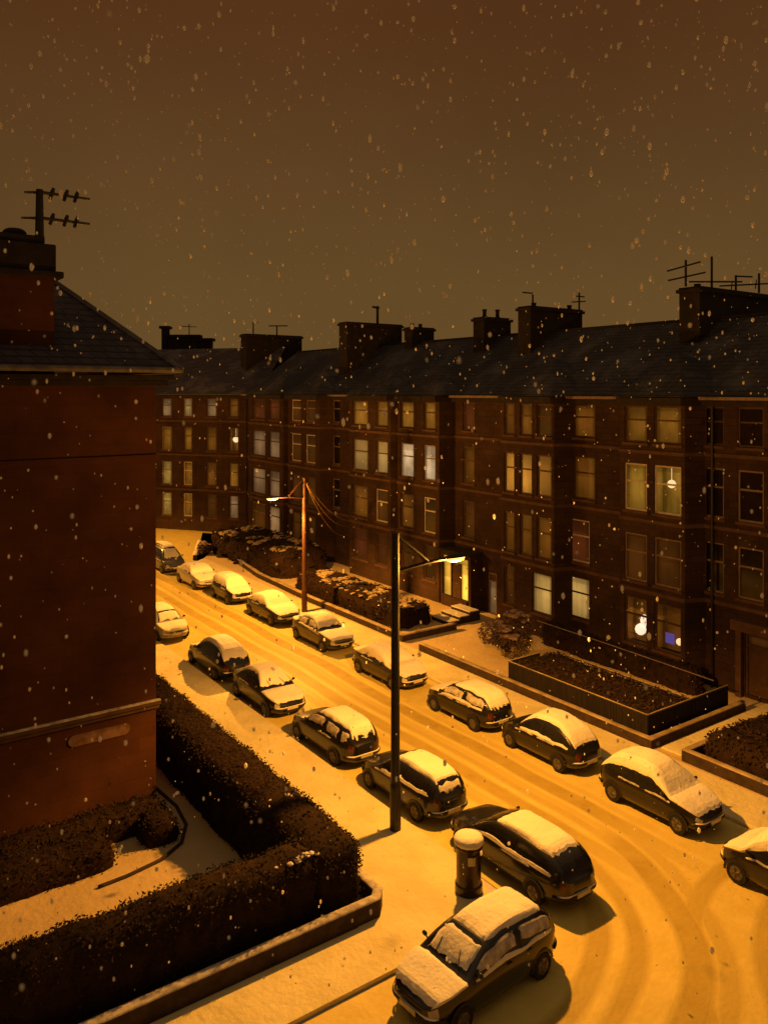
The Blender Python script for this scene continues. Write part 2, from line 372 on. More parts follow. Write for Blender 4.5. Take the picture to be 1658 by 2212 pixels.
def wall_plane(mb, O, a, n, s0, s1, z0, z1, openings, reveal=.16):
    """a wall in the vertical plane through O along a, facing n, with rectangular openings (s0,s1,z0,z1) and their reveals"""
    ss = sorted({s0, s1, *[o[0] for o in openings], *[o[1] for o in openings]})
    zs = sorted({z0, z1, *[o[2] for o in openings], *[o[3] for o in openings]})
    ss = [q for q in ss if s0 <= q <= s1]; zs = [q for q in zs if z0 <= q <= z1]
    def P(p, q, z): return (O[0]+a[0]*p+n[0]*q, O[1]+a[1]*p+n[1]*q, z)
    for i in range(len(ss)-1):
        for j in range(len(zs)-1):
            cs, cz = (ss[i]+ss[i+1])/2, (zs[j]+zs[j+1])/2
            if any(o[0] < cs < o[1] and o[2] < cz < o[3] for o in openings): continue
            mb.quad(P(ss[i],0,zs[j]), P(ss[i+1],0,zs[j]), P(ss[i+1],0,zs[j+1]), P(ss[i],0,zs[j+1]))
    for o in openings:
        A, B, z_0, z_1 = o
        mb.quad(P(A,0,z_0), P(A,-reveal,z_0), P(A,-reveal,z_1), P(A,0,z_1))
        mb.quad(P(B,0,z_0), P(B,0,z_1), P(B,-reveal,z_1), P(B,-reveal,z_0))
        mb.quad(P(A,0,z_1), P(A,-reveal,z_1), P(B,-reveal,z_1), P(B,0,z_1))
        mb.quad(P(A,0,z_0), P(B,0,z_0), P(B,-reveal,z_0), P(A,-reveal,z_0))

def window(parent, O, a, n, s0, s1, z0, z1, style, fr='d', extra=None, label=None):
    """sash window: frame with meeting rail > pane, sill"""
    f = MB(); w = min(.075, (s1-s0)*.12); d0, d1 = -.14, -.06
    f.obox(O,a,n,s0+.003,s0+w,d0,d1,z0+.003,z1-.003); f.obox(O,a,n,s1-w,s1-.003,d0,d1,z0+.003,z1-.003)
    f.obox(O,a,n,s0+w,s1-w,d0,d1,z1-w,z1-.003); f.obox(O,a,n,s0+w,s1-w,d0,d1,z0+.003,z0+w+.02)
    zm = z0 + (z1-z0)*.62
    f.obox(O,a,n,s0+w,s1-w,d0-.0,d1-.01,zm-w*.55,zm+w*.55)
    fo = f.build('window', FR[fr], parent)
    if label: fo['label'] = label
    g = MB(); P = lambda p,q,z: (O[0]+a[0]*p+n[0]*q, O[1]+a[1]*p+n[1]*q, z)
    if extra:   # clear glass with the lit room behind it
        g.quad(P(s0+w,-.11,z0+w), P(s1-w,-.11,z0+w), P(s1-w,-.11,z1-w), P(s0+w,-.11,z1-w))
        g.build('pane', clear, fo)
        r = MB(); r.quad(P(s0-.05,-.75,z0-.05), P(s1+.05,-.75,z0-.05), P(s1+.05,-.75,z1+.05), P(s0-.05,-.75,z1+.05))
        for sa in (s0-.02, s1+.02): r.quad(P(sa,-.19,z0-.02), P(sa,-.74,z0-.02), P(sa,-.74,z1+.02), P(sa,-.19,z1+.02))
        r.build('lit_room', W[style], fo)
        extra(fo, P, s0, s1, z0, z1)
    else:
        g.quad(P(s0+w,-.11,z0+w), P(s1-w,-.11,z0+w), P(s1-w,-.11,z1-w), P(s0+w,-.11,z1-w))
        g.build('pane', W[style], fo)
    s = MB(); s.obox(O,a,n,s0-.08,s1+.08,-.15,.07,z0-.13,z0-.002)
    s.build('sill', trimstone, fo)
    return fo
def mk_clear():
    m = bpy.data.materials.new('clear_glass'); m.use_nodes = True; nt = m.node_tree; nt.nodes.clear()
    t = N(nt,'ShaderNodeBsdfTransparent'); g = N(nt,'ShaderNodeBsdfGlossy'); g.inputs['Roughness'].default_value = .05
    mx = N(nt,'ShaderNodeMixShader'); mx.inputs[0].default_value = .08; o = N(nt,'ShaderNodeOutputMaterial')
    nt.links.new(t.outputs[0],mx.inputs[1]); nt.links.new(g.outputs[0],mx.inputs[2]); nt.links.new(mx.outputs[0],o.inputs[0]); return m
clear = mk_clear()
bulb_white = glow('white_lampshade', (1,.82,.62), 1.0); bulb_warm = glow('warm_lampshade', (1,.72,.36), 1.0); tvblue = glow('television_screen', (.13,.10,.50), .45)

def lampball(m, fs, fz, r, sz=(1,1,1)):
    def f(parent, P, s0, s1, z0, z1):
        b = MB(); c = P(s0+(s1-s0)*fs, -.42, z0+(z1-z0)*fz); b.ball(c, r, 2, sz); b.tube([(c[0],c[1],c[2]+r*sz[2]*.8), (c[0],c[1],z1+.02)], .012, 6)
        b.build('ceiling_lamp', m, parent, smooth=True)
    return f
def floor_lamp_extra(parent, P, s0, s1, z0, z1):
    b = MB(); h = z1-z0
    c = P(s0+(s1-s0)*.52, -.42, z0+h*.27); d = P(s0+(s1-s0)*.36, -.42, z0+h*.48)
    b.ball(c, .27, 2, (1,1,1.05)); b.ball(d, .19, 2, (1,1,1.6))
    b.build('table_lamp', bulb_white, parent, smooth=True)
def tv_extra(parent, P, s0, s1, z0, z1):
    b = MB(); w = s1-s0; h = z1-z0
    q = [P(s0+w*x, -.45, z0+h*z) for x, z in ((.46,.14),(.80,.14),(.80,.36),(.46,.36))]   # s grows away from the viewer
    b.quad(*q); b.build('television', tvblue, parent)
    b = MB(); b.ball(P(s0+w*.25,-.42,z0+h*.24), .17, 2); b.build('table_lamp', bulb_warm, parent, smooth=True)

def chimney(parent, x0, x1, y0, y1, z0, z1, pots, r=.16, ph=.5, m=None, shape='pot'):
    b = MB(); b.box(x0,x1,y0,y1,z0,z1-.28); b.box(x0-.12,x1+.12,y0-.12,y1+.12,z1-.28,z1-.1); b.box(x0-.02,x1+.02,y0-.02,y1+.02,z1-.1,z1)
    o = b.build('chimney_stack', m or darkstone, parent, bevel=.02)
    for (px, py, h) in pots:
        p = MB(); p.lathe((px,py,z1), [(r*1.1,0),(r*1.15,.06),(r*.85,.12),(r*.8,h-.12),(r*1.05,h-.1),(r*1.05,h),(r*.7,h),(r*.7,h-.2)], 12)
        p.build('chimney_pot', darkstone, o, smooth=False)
    return o
def aerial(stack, x, y, z, h, booms, r=.03):
    """booms: (height, direction angle, length back, length forward, elements, element length, tilt)"""
    b = MB(); b.tube([(x,y,z),(x,y,z+h)], r, 6)
    for (bh, ang, lb, lf, ne, el, tilt) in booms:
        dx, dy = math.cos(ang), math.sin(ang)
        A = (x-dx*lb, y-dy*lb, z+bh-tilt*lb); B = (x+dx*lf, y+dy*lf, z+bh+tilt*lf)
        b.tube([A,B], r*.8, 6)
        for k in range(ne):
            t = (k+.5)/ne; c = [A[i]+(B[i]-A[i])*t for i in range(3)]
            b.tube([(c[0]-dy*el/2*.3, c[1]+dx*el/2*.3, c[2]-el/2), (c[0]+dy*el/2*.3, c[1]-dx*el/2*.3, c[2]+el/2)], r*.5, 5)
    return b.build('tv_aerial', iron, stack)

def door(parent, O, a, n, s0, s1, z0, z1, m, fr='d'):
    b = MB(); b.obox(O,a,n,s0+.1,s1-.1,-.16,-.11,z0,z1-.55)
    d = b.build('door', m, parent)
    g = MB(); g.obox(O,a,n,s0+.003,s0+.1,-.18,-.05,z0,z1-.003); g.obox(O,a,n,s1-.1,s1-.003,-.18,-.05,z0,z1-.003); g.obox(O,a,n,s0+.1,s1-.1,-.18,-.05,z1-.1,z1-.003); g.obox(O,a,n,s0+.1,s1-.1,-.18,-.05,z1-.55,z1-.47)
    g.build('door_frame', FR[fr], d)
    h = MB(); P = lambda p,q,z: (O[0]+a[0]*p+n[0]*q, O[1]+a[1]*p+n[1]*q, z); h.ball(P(s0+.22,-.08,z0+1.05), .04, 1); h.build('handle', rim_m, d)
    f = MB(); f.quad(P(s0+.1,-.13,z1-.47),P(s1-.1,-.13,z1-.47),P(s1-.1,-.13,z1-.1),P(s0+.1,-.13,z1-.1)); f.build('fanlight', W['faint'], d)
    return d

CN = .38
XF, XB, EZ = 33.0, 32.0, 13.1       # facade plane, bay front plane, eaves height
NX = (-1.0, 0.0)
def tenement(name, label, y0, y1, bays, wins, doors, windows_extra=None, xf=XF, stacks=()):
    """A four-storey tenement between y0 (near) and y1 (far). Everything in world coordinates, s measured along +Y."""
    root = thing(name, (0,0,0), label, 'tenement', 'sandstone tenement blocks across the street')
    O, a = (xf, 0.0), (0.0, 1.0)
    wall = MB(); allw = []
    bays_y = [(yx(ub, XB), yx(ua, XB)) for ua, ub in bays]     # ua<ub in the picture; y grows to the left
    def onbay(yc): return any(p <= yc <= q for p, q in bays_y)
    flat, bayw = [], []
    for (u0, u1, styles) in wins:
        ya, yb = yx(u1, XB), yx(u0, XB)
        if onbay((ya+yb)/2): bayw.append((ya, yb, styles))
        else:
            bayw_x = xf; flat.append((yx(u1, xf), yx(u0, xf), styles))
    drs = [(yx(u1, xf), yx(u0, xf), z0, z1, m, fr) for (u0, u1, z0, z1, m, fr) in doors]
    # flat stretches between the bays
    cuts = sorted(bays_y); segs = []; cur = y0
    for p, q in cuts: segs.append((cur, p-CN)); cur = q+CN
    segs.append((cur, y1))
    CZ = EZ-.35
    def rows_open(ya, yb, styles):
        out = []
        for k, st in enumerate(styles):
            if st is None: continue
            out.append((ya, yb, ROWS[k][0], ROWS[k][1], st))
        return out
    jobs = []
    for (p, q) in segs:
        if q - p < .02: continue
        op = [r for (ya, yb, st) in flat if p <= (ya+yb)/2 <= q for r in rows_open(ya, yb, st)]
        dop = [(d[0], d[1], d[2], d[3]) for d in drs if p <= (d[0]+d[1])/2 <= q]
        wall_plane(wall, O, a, NX, p, q, -.05, CZ, [r[:4] for r in op] + dop)
        for r in op: jobs.append((O, a, NX, r))
    for (p, q) in cuts:
        op = [r for (ya, yb, st) in bayw if p <= (ya+yb)/2 <= q for r in rows_open(ya, yb, st)]
        OB = (XB, 0.0)
        wall_plane(wall, OB, a, NX, p, q, -.05, CZ, [r[:4] for r in op])
        for r in op: jobs.append((OB, a, NX, r))
        # canted sides: from (xf, p-CN) to (XB, p), and from (XB, q) to (xf, q+CN)
        for (A, B) in (((xf, p-CN), (XB, p)), ((XB, q), (xf, q+CN))):
            wall.quad((A[0],A[1],-.05), (B[0],B[1],-.05), (B[0],B[1],CZ), (A[0],A[1],CZ))
    # ends and back
    wall.quad((xf,y0,-.05),(xf+11,y0,-.05),(xf+11,y0,CZ),(xf,y0,CZ)); wall.quad((xf,y1,-.05),(xf,y1,CZ),(xf+11,y1,CZ),(xf+11,y1,-.05))
    wall.quad((xf+11,y0,-.05),(xf+11,y1,-.05),(xf+11,y1,CZ),(xf+11,y0,CZ))
    wall.tri((xf,y0,CZ),(xf+11,y0,CZ),(xf+5.5,y0,17.25)); wall.tri((xf,y1,CZ),(xf+11,y1,CZ),(xf+5.5,y1,17.25))
    wall.build('wall', brownstone, root)
    for (O_, a_, n_, (ya, yb, z0, z1, st)) in jobs:
        style, fr, extra = (st + ('d', None))[:3] if isinstance(st, tuple) and len(st) == 1 else (st if isinstance(st, tuple) and len(st) == 3 else ((st[0], st[1], None) if isinstance(st, tuple) else (st, 'd', None)))
        w_ = window(root, O_, a_, n_, ya, yb, z0, z1, style, fr, extra)
    for d in drs: door(root, O, a, NX, d[0], d[1], d[2], d[3], d[4], d[5])
    # string courses and cornice following the bays
    def ribbon(z0, z1, out):
        b = MB(); path = []
        cur = y0
        path.append((xf-out, y0))
        for p, q in cuts: path += [(xf-out, p-CN), (XB-out, p), (XB-out, q), (xf-out, q+CN)]
        path.append((xf-out, y1))
        for i in range(len(path)-1):
            A, B = path[i], path[i+1]
            if abs(A[1]-B[1]) < 1e-4: continue
            b.quad((A[0],A[1],z0),(B[0],B[1],z0),(B[0],B[1],z1),(A[0],A[1],z1))
            b.quad((A[0],A[1],z1),(B[0],B[1],z1),(B[0]+out+.02,B[1],z1+.03),(A[0]+out+.02,A[1],z1+.03))
            b.quad((A[0],A[1],z0),(A[0]+out+.02,A[1],z0),(B[0]+out+.02,B[1],z0),(B[0],B[1],z0))
        return b
    for z in (3.85, 7.2, 10.45): ribbon(z, z+.16, .07).build('string_course', trimstone, root)
    ribbon(CZ-.02, EZ, .32).build('cornice', darkstone, root)
    # party wall shadow gap: a projecting rainwater pipe at each end
    b = MB(); b.tube([(xf-.12,y1-.35,.1),(xf-.12,y1-.35,CZ)], .06, 8); b.build('downpipe', iron, root)
    # roof
    r = MB(); e0, rz, rx = EZ+.02, 17.2, xf+5.5
    ny = max(2, int((y1-y0)/1.0))
    for i in range(ny):
        ya, yb = y0+(y1-y0)*i/ny, y0+(y1-y0)*(i+1)/ny
        r.quad((xf-.36,ya,e0),(rx,ya,rz),(rx,yb,rz),(xf-.36,yb,e0)); r.quad((rx,ya,rz),(xf+11.3,ya,e0),(xf+11.3,yb,e0),(rx,yb,rz))
    for p, q in cuts:
        m_ = (p+q)/2; ax = xf+2.6; az = e0 + (rz-e0)*(2.6+.36)/(5.5+.36) + .02
        A0, A1, A2, A3 = (XB-.36, p-.15, e0+.01), (XB-.36, q+.15, e0+.01), (xf-.30, q+1.0, e0+.03), (xf-.30, p-1.0, e0+.03)
        T = (ax, m_, az); U = (xf+1.1, m_, az)
        r.tri(A0, U, A1); r.tri(A1, U, A2); r.tri(A3, U, A0); r.tri(A2, U, T); r.tri(U, A3, T)
    ro = r.build('roof', slate, root)
    rd = MB(); rd.tube([(rx, y0+.1, rz+.03), (rx, y1-.1, rz+.03)], .09, 6); rd.build('ridge_tiles', darkstone, ro)
    gt = MB()
    for z_, x_ in ((EZ+.0, xf-.42),):
        gt.box(x_-.06, x_+.04, y0, y1, z_-.1, z_+.03)
    gt.build('gutter', frame_mid, ro)
    for st in stacks:
        (x0, x1, c0, c1, zt, pots, aer) = st
        ch = chimney(root, x0, x1, c0, c1, 14.0, zt, pots)
        for A in aer: aerial(ch, *A)
    return root

# ---- block at the right edge of the view
B0 = tenement('sandstone_tenement', 'dark unlit tenement block at the right edge with pale framed sashes', 4.0, 21.3, [],
  [(1519,1562,['dark',('dark','m'),('dark','m'),None]), (1592,1648,['dark',('dark','m'),('dark','m'),None]), (1700,1760,['dark','dark','dark','dark'])],
  [(1608,1670,.25,2.9,frame_dark,'d')],
  stacks=[(36.6,46.5,24.0,25.2,18.75,[(37.3,24.6,.2),(45,24.6,.45)],
    [(xy(1480,24.6),24.6,18.75,1.35,[(1.05,-TH,.95,.75,0,.3,.28),(.5,-TH,.9,1.0,0,.3,.22)],.06),
     (xy(1536,24.6),24.6,18.75,1.75,[(.42,-TH,1.2,1.6,0,.3,.0)],.06),
     (xy(1588,24.6),24.6,18.75,.95,[(.9,-TH,.05,.9,0,.3,-.04)],.06),
     (xy(1638,24.6),24.6,18.9,1.1,[(.5,-TH,2.2,.5,2,.5,.05)],.06)])])
# ground-floor door surround
b = MB(); ya, yb = yx(1675, XF), yx(1600, XF)
b.box(32.75,33.0,ya-.15,ya+.12,.1,3.0); b.box(32.75,33.0,yb-.12,yb+.15,.1,3.0); b.box(32.6,33.0,ya-.3,yb+.3,3.0,3.45)
b.build('door_surround', trimstone, B0, bevel=.02)

B1 = tenement('sandstone_tenement', 'tenement block second from right with a blue television glow in its ground floor bay window', 21.3, 34.6,
  [(1338,1478), (1082,1196)],
  [(1348,1396,['amber',('warm_amber','p'),('faint','m'),('dim_amber','d',floor_lamp_extra)]),
   (1412,1470,['amber',('warm_amber','p',lampball(bulb_warm,.55,.62,.20)),('faint','m'),('dim_amber','d',tv_extra)]),
   (1238,1284,['dim_amber','dim_amber',None,None]), (1214,1272,[None,None,('red','p'),('lit_cream','d')]),
   (1158,1190,['faint','dim_amber','dim_amber',None]), (1148,1190,[None,None,None,('lit_cream','d')]),
   (1122,1148,['dim_amber','amber','dim_amber',None]),
   (1088,1110,['dim_amber','amber','dim_amber','faint'])],
  [],
  stacks=[(36.4,41.2,35.6,36.7,18.75,[(37.2,36.1,.25),(40.5,36.1,.3)],
    [(xy(1150,36.1),36.1,18.75,.9,[(.85,PI,.0,.9,0,.3,.0)],.06),(xy(1250,36.1),36.1,18.75,1.2,[(.95,0,.5,.5,0,.3,0),(.6,0,.7,.6,0,.3,.1)],.06)])])
B2 = tenement('sandstone_tenement', 'middle tenement block with a golden lit close doorway and two bright white blinds', 34.6, 50.8,
  [(858,948), (755,843)],
  [(962,984,['red','faint','faint',None]), (999,1024,['red','dim_amber','faint',None]),
   (865,893,['amber',('white','m'),'dim_amber','faint']), (915,940,['amber',('white','m'),('dark','p'),'faint']),
   (762,794,['amber','cream','dim_amber','red']), (812,837,['amber','cream',('faint','p'),'red'])],
  [(1053,1072,.12,2.55,W['dim_white'],'m')],
  stacks=[(36.9,39.4,40.4,41.5,18.45,[(37.4,40.9,.55),(38.6,40.9,.6)],[]),
          (34.9,40.4,54.4,55.6,19.0,[],[(xy(815,55),55,19.0,1.5,[(1.35,PI,.15,.5,0,.3,.1)],.12)]),
          (37.8,40.0,49.6,50.6,18.4,[(38.2,50.1,.3),(39,50.1,.3)],[])])
B3 = tenement('sandstone_tenement', 'farther tenement block behind the red lamp post with three pale blinds in its bay', 50.8, 69.0,
  [(622,690), (538,612)],
  [(718,734,[('dark','m'),('dark','m'),('dark','m'),None]), (630,650,[('faint','p'),('faint','p'),'faint','faint']), (661,681,[('faint','m'),('faint','p'),'faint','faint']),
   (545,573,['red','dim_white','dim_white',('faint','m')]), (581,604,['red','dim_white','dim_white',('dim_white','d')])],
  [(697,713,.12,2.3,W['dim_white'],'m')],
  stacks=[(34.2,40.4,71.4,72.6,19.0,[],[(xy(547,72),72,19.0,1.2,[(1.15,0,.1,.5,0,.3,.1)],.07),(xy(598,72),72,19.0,1.0,[(.95,0,.9,1.2,0,.3,.05)],.08)])])

# golden light in the open close of the middle block (a lit stair entrance seen through the doorway side lights)
pf = 32.06; Y = lambda u: yx(u, pf)
b = MB()
b.box(pf, 33.0, Y(1016), Y(1010), .0, 3.5); b.box(pf, 33.0, Y(955), Y(951), .0, 3.5); b.box(pf, 33.0, Y(1010), Y(955), 3.2, 3.5)
b.box(pf-.1, 33.0, Y(1010), Y(955), .0, .72)
b.build('porch', brownstone, B2)
b = MB(); b.box(pf-.25, 33.0, Y(1018), Y(949), 3.503, 3.62); b.build('door_canopy', darkstone, B2)
for (ua, ub) in ((956,973),(994,1009)):
    b = MB(); b.quad((pf+.12,Y(ub),.75),(pf+.12,Y(ua),.75),(pf+.12,Y(ua),2.85),(pf+.12,Y(ub),2.85)); b.build('lit_side_panel', W['gold'], B2)
b = MB(); b.quad((pf+.10,Y(1009),2.87),(pf+.10,Y(956),2.87),(pf+.10,Y(956),3.19),(pf+.10,Y(1009),3.19)); b.build('lit_fanlight', W['gold'], B2)
b = MB(); b.box(pf+.06, pf+.11, Y(992), Y(975), .73, 2.84); d_ = b.build('door', frame_dark, B2)
b = MB(); b.ball((pf+.03, Y(978), 1.75), .045, 1); b.build('handle', rim_m, d_)
b = MB(); b.box(pf+.0,pf+.12,Y(994),Y(992),.73,2.86); b.box(pf+.0,pf+.12,Y(975),Y(973),.73,2.86); b.box(pf+.0,pf+.12,Y(992),Y(975),2.842,2.868); b.build('door_frame', frame_dark, d_)

# ---- far block closing the bend
def far_block():
    P0, P1 = Vector((33.0, 69.0)), Vector((21.0, 85.8))
    a = (P1-P0).normalized(); n = Vector((-a.y, a.x)); L = (P1-P0).length
    root = thing('sandstone_tenement', (0,0,0), 'farthest flat fronted tenement closing the bend, small evenly spaced lit windows', 'tenement', 'sandstone tenement blocks across the street')
    O = (P0.x, P0.y); a_ = (a.x, a.y); n_ = (n.x, n.y)
    def s_of(u):
        d = ray(u)  # O + a s = d t
        det = a.x*(-d[1]) + d[0]*a.y
        return ((-P0.x)*(-d[1]) + d[0]*(-P0.y)) / det
    cols = [(350,371,[('dim_white','d'),('amber','m'),('bright_amber','m'),('bright_amber','m')]), (397,415,[('cream','m'),'amber',('amber','p'),('amber','p')]),
            (446,468,[('dim_white','d'),'dim_amber','dim_amber','faint']), (495,515,['dim_amber',('dim_amber','d',lampball(bulb_warm,.5,.5,.3)),'amber',('dim_white','d')]),
            (305,322,['dark','faint','dark','dark'])]
    wall = MB(); op = []
    for (u0, u1, st) in cols:
        A, B = sorted((s_of(u0), s_of(u1)))
        for k, q in enumerate(st): op.append((A, B, ROWS[k][0], ROWS[k][1], q))
    wall_plane(wall, O, a_, n_, 0, L, -.05, EZ-.35, [o[:4] for o in op])
    def P(p,q,z): return (O[0]+a_[0]*p+n_[0]*q, O[1]+a_[1]*p+n_[1]*q, z)
    wall.quad(P(0,0,-.05),P(0,-11,-.05),P(0,-11,EZ-.35),P(0,0,EZ-.35)); wall.quad(P(L,0,-.05),P(L,0,EZ-.35),P(L,-11,EZ-.35),P(L,-11,-.05))
    wall.build('wall', brownstone, root)
    for (A,B,z0,z1,st) in op:
        if isinstance(st, str): st = (st,'d')
        window(root, O, a_, n_, A, B, z0, z1, st[0], st[1], st[2] if len(st) > 2 else None)
    for z in (3.85,7.2,10.45):
        b = MB(); b.obox(O,a_,n_,0,L,0.004,.08,z,z+.16); b.build('string_course', trimstone, root)
    b = MB(); b.obox(O,a_,n_,0,L,.004,.35,EZ-.35,EZ); b.build('cornice', darkstone, root)
    b = MB(); s0 = -1.5
    nseg = 16
    for i in range(nseg):
        p, q = s0+(L+1.5-s0)*i/nseg, s0+(L+1.5-s0)*(i+1)/nseg
        b.quad(P(p,.38,EZ+.02),P(q,.38,EZ+.02),P(q,-5.5,17.8),P(p,-5.5,17.8)); b.quad(P(p,-5.5,17.8),P(q,-5.5,17.8),P(q,-11.3,EZ),P(p,-11.3,EZ))
    b.build('roof', slate_purple, root)
    for (u0,u1,zt,aer) in ((366,430,19.9,[418]),(432,458,19.5,[]),(352,364,20.9,[])):
        c = s_of((u0+u1)/2)
        d = ray((u0+u1)/2); t = 93.0; xc, yc = d[0]*t, d[1]*t
        hw = (u1-u0)/2*t/FPX
        st = MB(); cx, cy = xc, yc
        st.obox((cx,cy), (RT[0],RT[1]), (-FW[0],-FW[1]), -hw, hw, -.6, .6, 14, zt-.3); st.obox((cx,cy), (RT[0],RT[1]), (-FW[0],-FW[1]), -hw-.25, hw+.25, -.75, .75, zt-.3, zt)
        so = st.build('chimney_stack', darkstone, root)
        for ua in aer: aerial(so, cx+.6, cy, zt, 1.3, [(1.0,0,.9,.9,0,.3,.0)], .06)
far_block()

# ------------------------------------------------------------------ the near corner tenement on the left
def corner_tenement():
    root = thing('corner_tenement', (0,0,0), 'tall red sandstone gable of the near corner tenement filling the left side', 'tenement')
    yg, xr, ez = 25.0, 8.85, 13.9
    w = MB()
    wall_plane(w, (xr,yg), (-1,0), (0,-1), 0, 24, -.3, ez, [])
    w.quad((xr,yg,-.3),(xr,yg+17,-.3),(xr,yg+17,ez),(xr,yg,ez)); w.quad((xr-24,yg+17,-.3),(xr,yg+17,-.3),(xr,yg+17,ez),(xr-24,yg+17,ez)); w.quad((xr-24,yg,-.3),(xr-24,yg+17,-.3),(xr-24,yg+17,ez),(xr-24,yg,ez))
    w.build('wall', redstone, root)
    c = MB(); c.box(xr-23,xr+.12,yg-.13,yg-.002,3.48,3.60); c.box(xr-23,xr+.09,yg-.08,yg-.002,3.36,3.48)
    s = c.build('string_course', trimstone, root, bevel=.015)
    n_ = MB(); n_.box(xr-23,xr+.12,yg-.13,yg+.0,3.603,3.635); n_.build('snow_cover', snow_thin, s)
    c = MB(); c.box(xr-23,xr+.06,yg-.06,yg-.002,11.2,11.4); c.build('string_course', redstone, root, bevel=.01)
    c = MB(); c.box(xr-23,xr+.3,yg-.3,yg-.002,13.55,13.75); c.box(xr-23,xr+.45,yg-.45,yg+.0,13.75,13.9); c.build('cornice', darkstone, root, bevel=.02)
    g = MB(); g.tube([(xr-23,yg-.62,14.06),(xr+.6,yg-.62,14.06),(xr+.6,yg+17,14.06)], .09, 8); g.build('gutter', ridge_m, root)
    g = MB(); g.tube([(xr-5.5,yg-.1,11.9),(xr-5.5,yg-.1,13.7)], .05, 8); g.tube([(xr-5.5,yg-.1,11.9),(xr-5.55,yg-.1,4)], .05, 8); g.build('downpipe', darkstone, root)
    p = MB(); pts = []
    for i in range(9): a_ = -PI/2+PI*i/8; pts.append((.75+.17*math.cos(a_), .17*math.sin(a_)))
    for i in range(9): a_ = PI/2+PI*i/8; pts.append((-.75+.17*math.cos(a_)*1, .17*math.sin(a_)))
    cx, cz = xr-1.75, 2.92; i0 = len(p.v)
    p.v += [(cx+x, yg-.03, cz+z) for x,z in pts] + [(cx+x, yg-.002, cz+z) for x,z in pts]; k = len(pts)
    p.f.append(tuple(range(k))); p.m.append(0)
    for j in range(k): p.f.append((j,(j+1)%k,k+(j+1)%k,k+j)); p.m.append(0)
    p.build('nameplate', nameplate_m, root, fixn=True)
    # hipped roof
    r = MB(); e = ez+.16; o = .62; run = 8.0; rise = 7.4
    A = (xr+o,yg-o,e); H = (xr+o-run,yg-o+run,e+rise); D = (xr-24,yg-o+run,e+rise); Z = (xr-24,yg-o,e)
    ns = 24
    r.quad(A,H,D,Z); r.tri(A,(xr+o,yg+17,e),H); r.quad(H,(xr+o,yg+17,e),(xr-24,yg+17,e),D)
    ro = r.build('roof', slate_purple, root)
    v = MB(); v.tube([A,H],.11,6); v.tube([H,D],.11,6); v.build('ridge_tiles', ridge_m, ro)
    # wallhead chimney
    y0, y1 = yg+.1, yg+1.4; x1 = xy(118, y0)
    ch = MB(); ch.box(x1-6,x1,y0,y1,13.9,17.0); ch.build('chimney_base', redstone, root)
    ch = MB(); ch.box(x1-6,x1+.25,y0-.12,y1+.1,16.75,16.95); ch.box(x1-6,x1+.05,y0-.02,y1+.05,16.95,17.75); ch.box(x1-6,x1-.25,y0+.05,y1,17.75,17.98)
    st = ch.build('chimney_stack', darkstone, root, bevel=.04)
    for px, rr, hh in ((x1-.98,.30,.22),(x1-1.95,.3,.34),(x1-2.9,.3,.3)):
        p = MB(); p.lathe((px,yg+.7,17.98), [(rr*1.1,0),(rr*1.12,hh*.5),(rr*.95,hh*.8),(rr*.7,hh),(rr*.3,hh)], 14); p.build('chimney_pot', darkstone, st, smooth=True)
    ax = xy(86, yg+.3); z0 = 17.95
    b = MB(); b.tube([(ax,yg+.3,z0),(ax,yg+.3,z0+1.42)], [.13,.10], 8)
    for zh, lb, lf in ((1.34,.42,1.45),(.58,.5,1.45)):
        b.tube([(ax-lb,yg+.3,z0+zh-.06),(ax+.1,yg+.32,z0+zh),(ax+lf,yg+.34,z0+zh+.0)], [.035,.06,.04], 6)
        for kx in (.35,.75,1.05):
            if kx > lf: continue
            b.tube([(ax+kx-.06,yg+.3,z0+zh-.16),(ax+kx+.05,yg+.34,z0+zh+.18)], [.05,.05], 6); b.ball((ax+kx+.02,yg+.33,z0+zh+.08), .075, 1)
    b.build('tv_aerial', iron, st)
    return root
nameplate_m = noisy('worn_nameplate', (.12,.06,.04), (.24,.14,.10), .6, 4)
ridge_m = noisy('snowy_ridge', (.09,.08,.09), (.16,.145,.155), .8, 3)
corner_tenement()

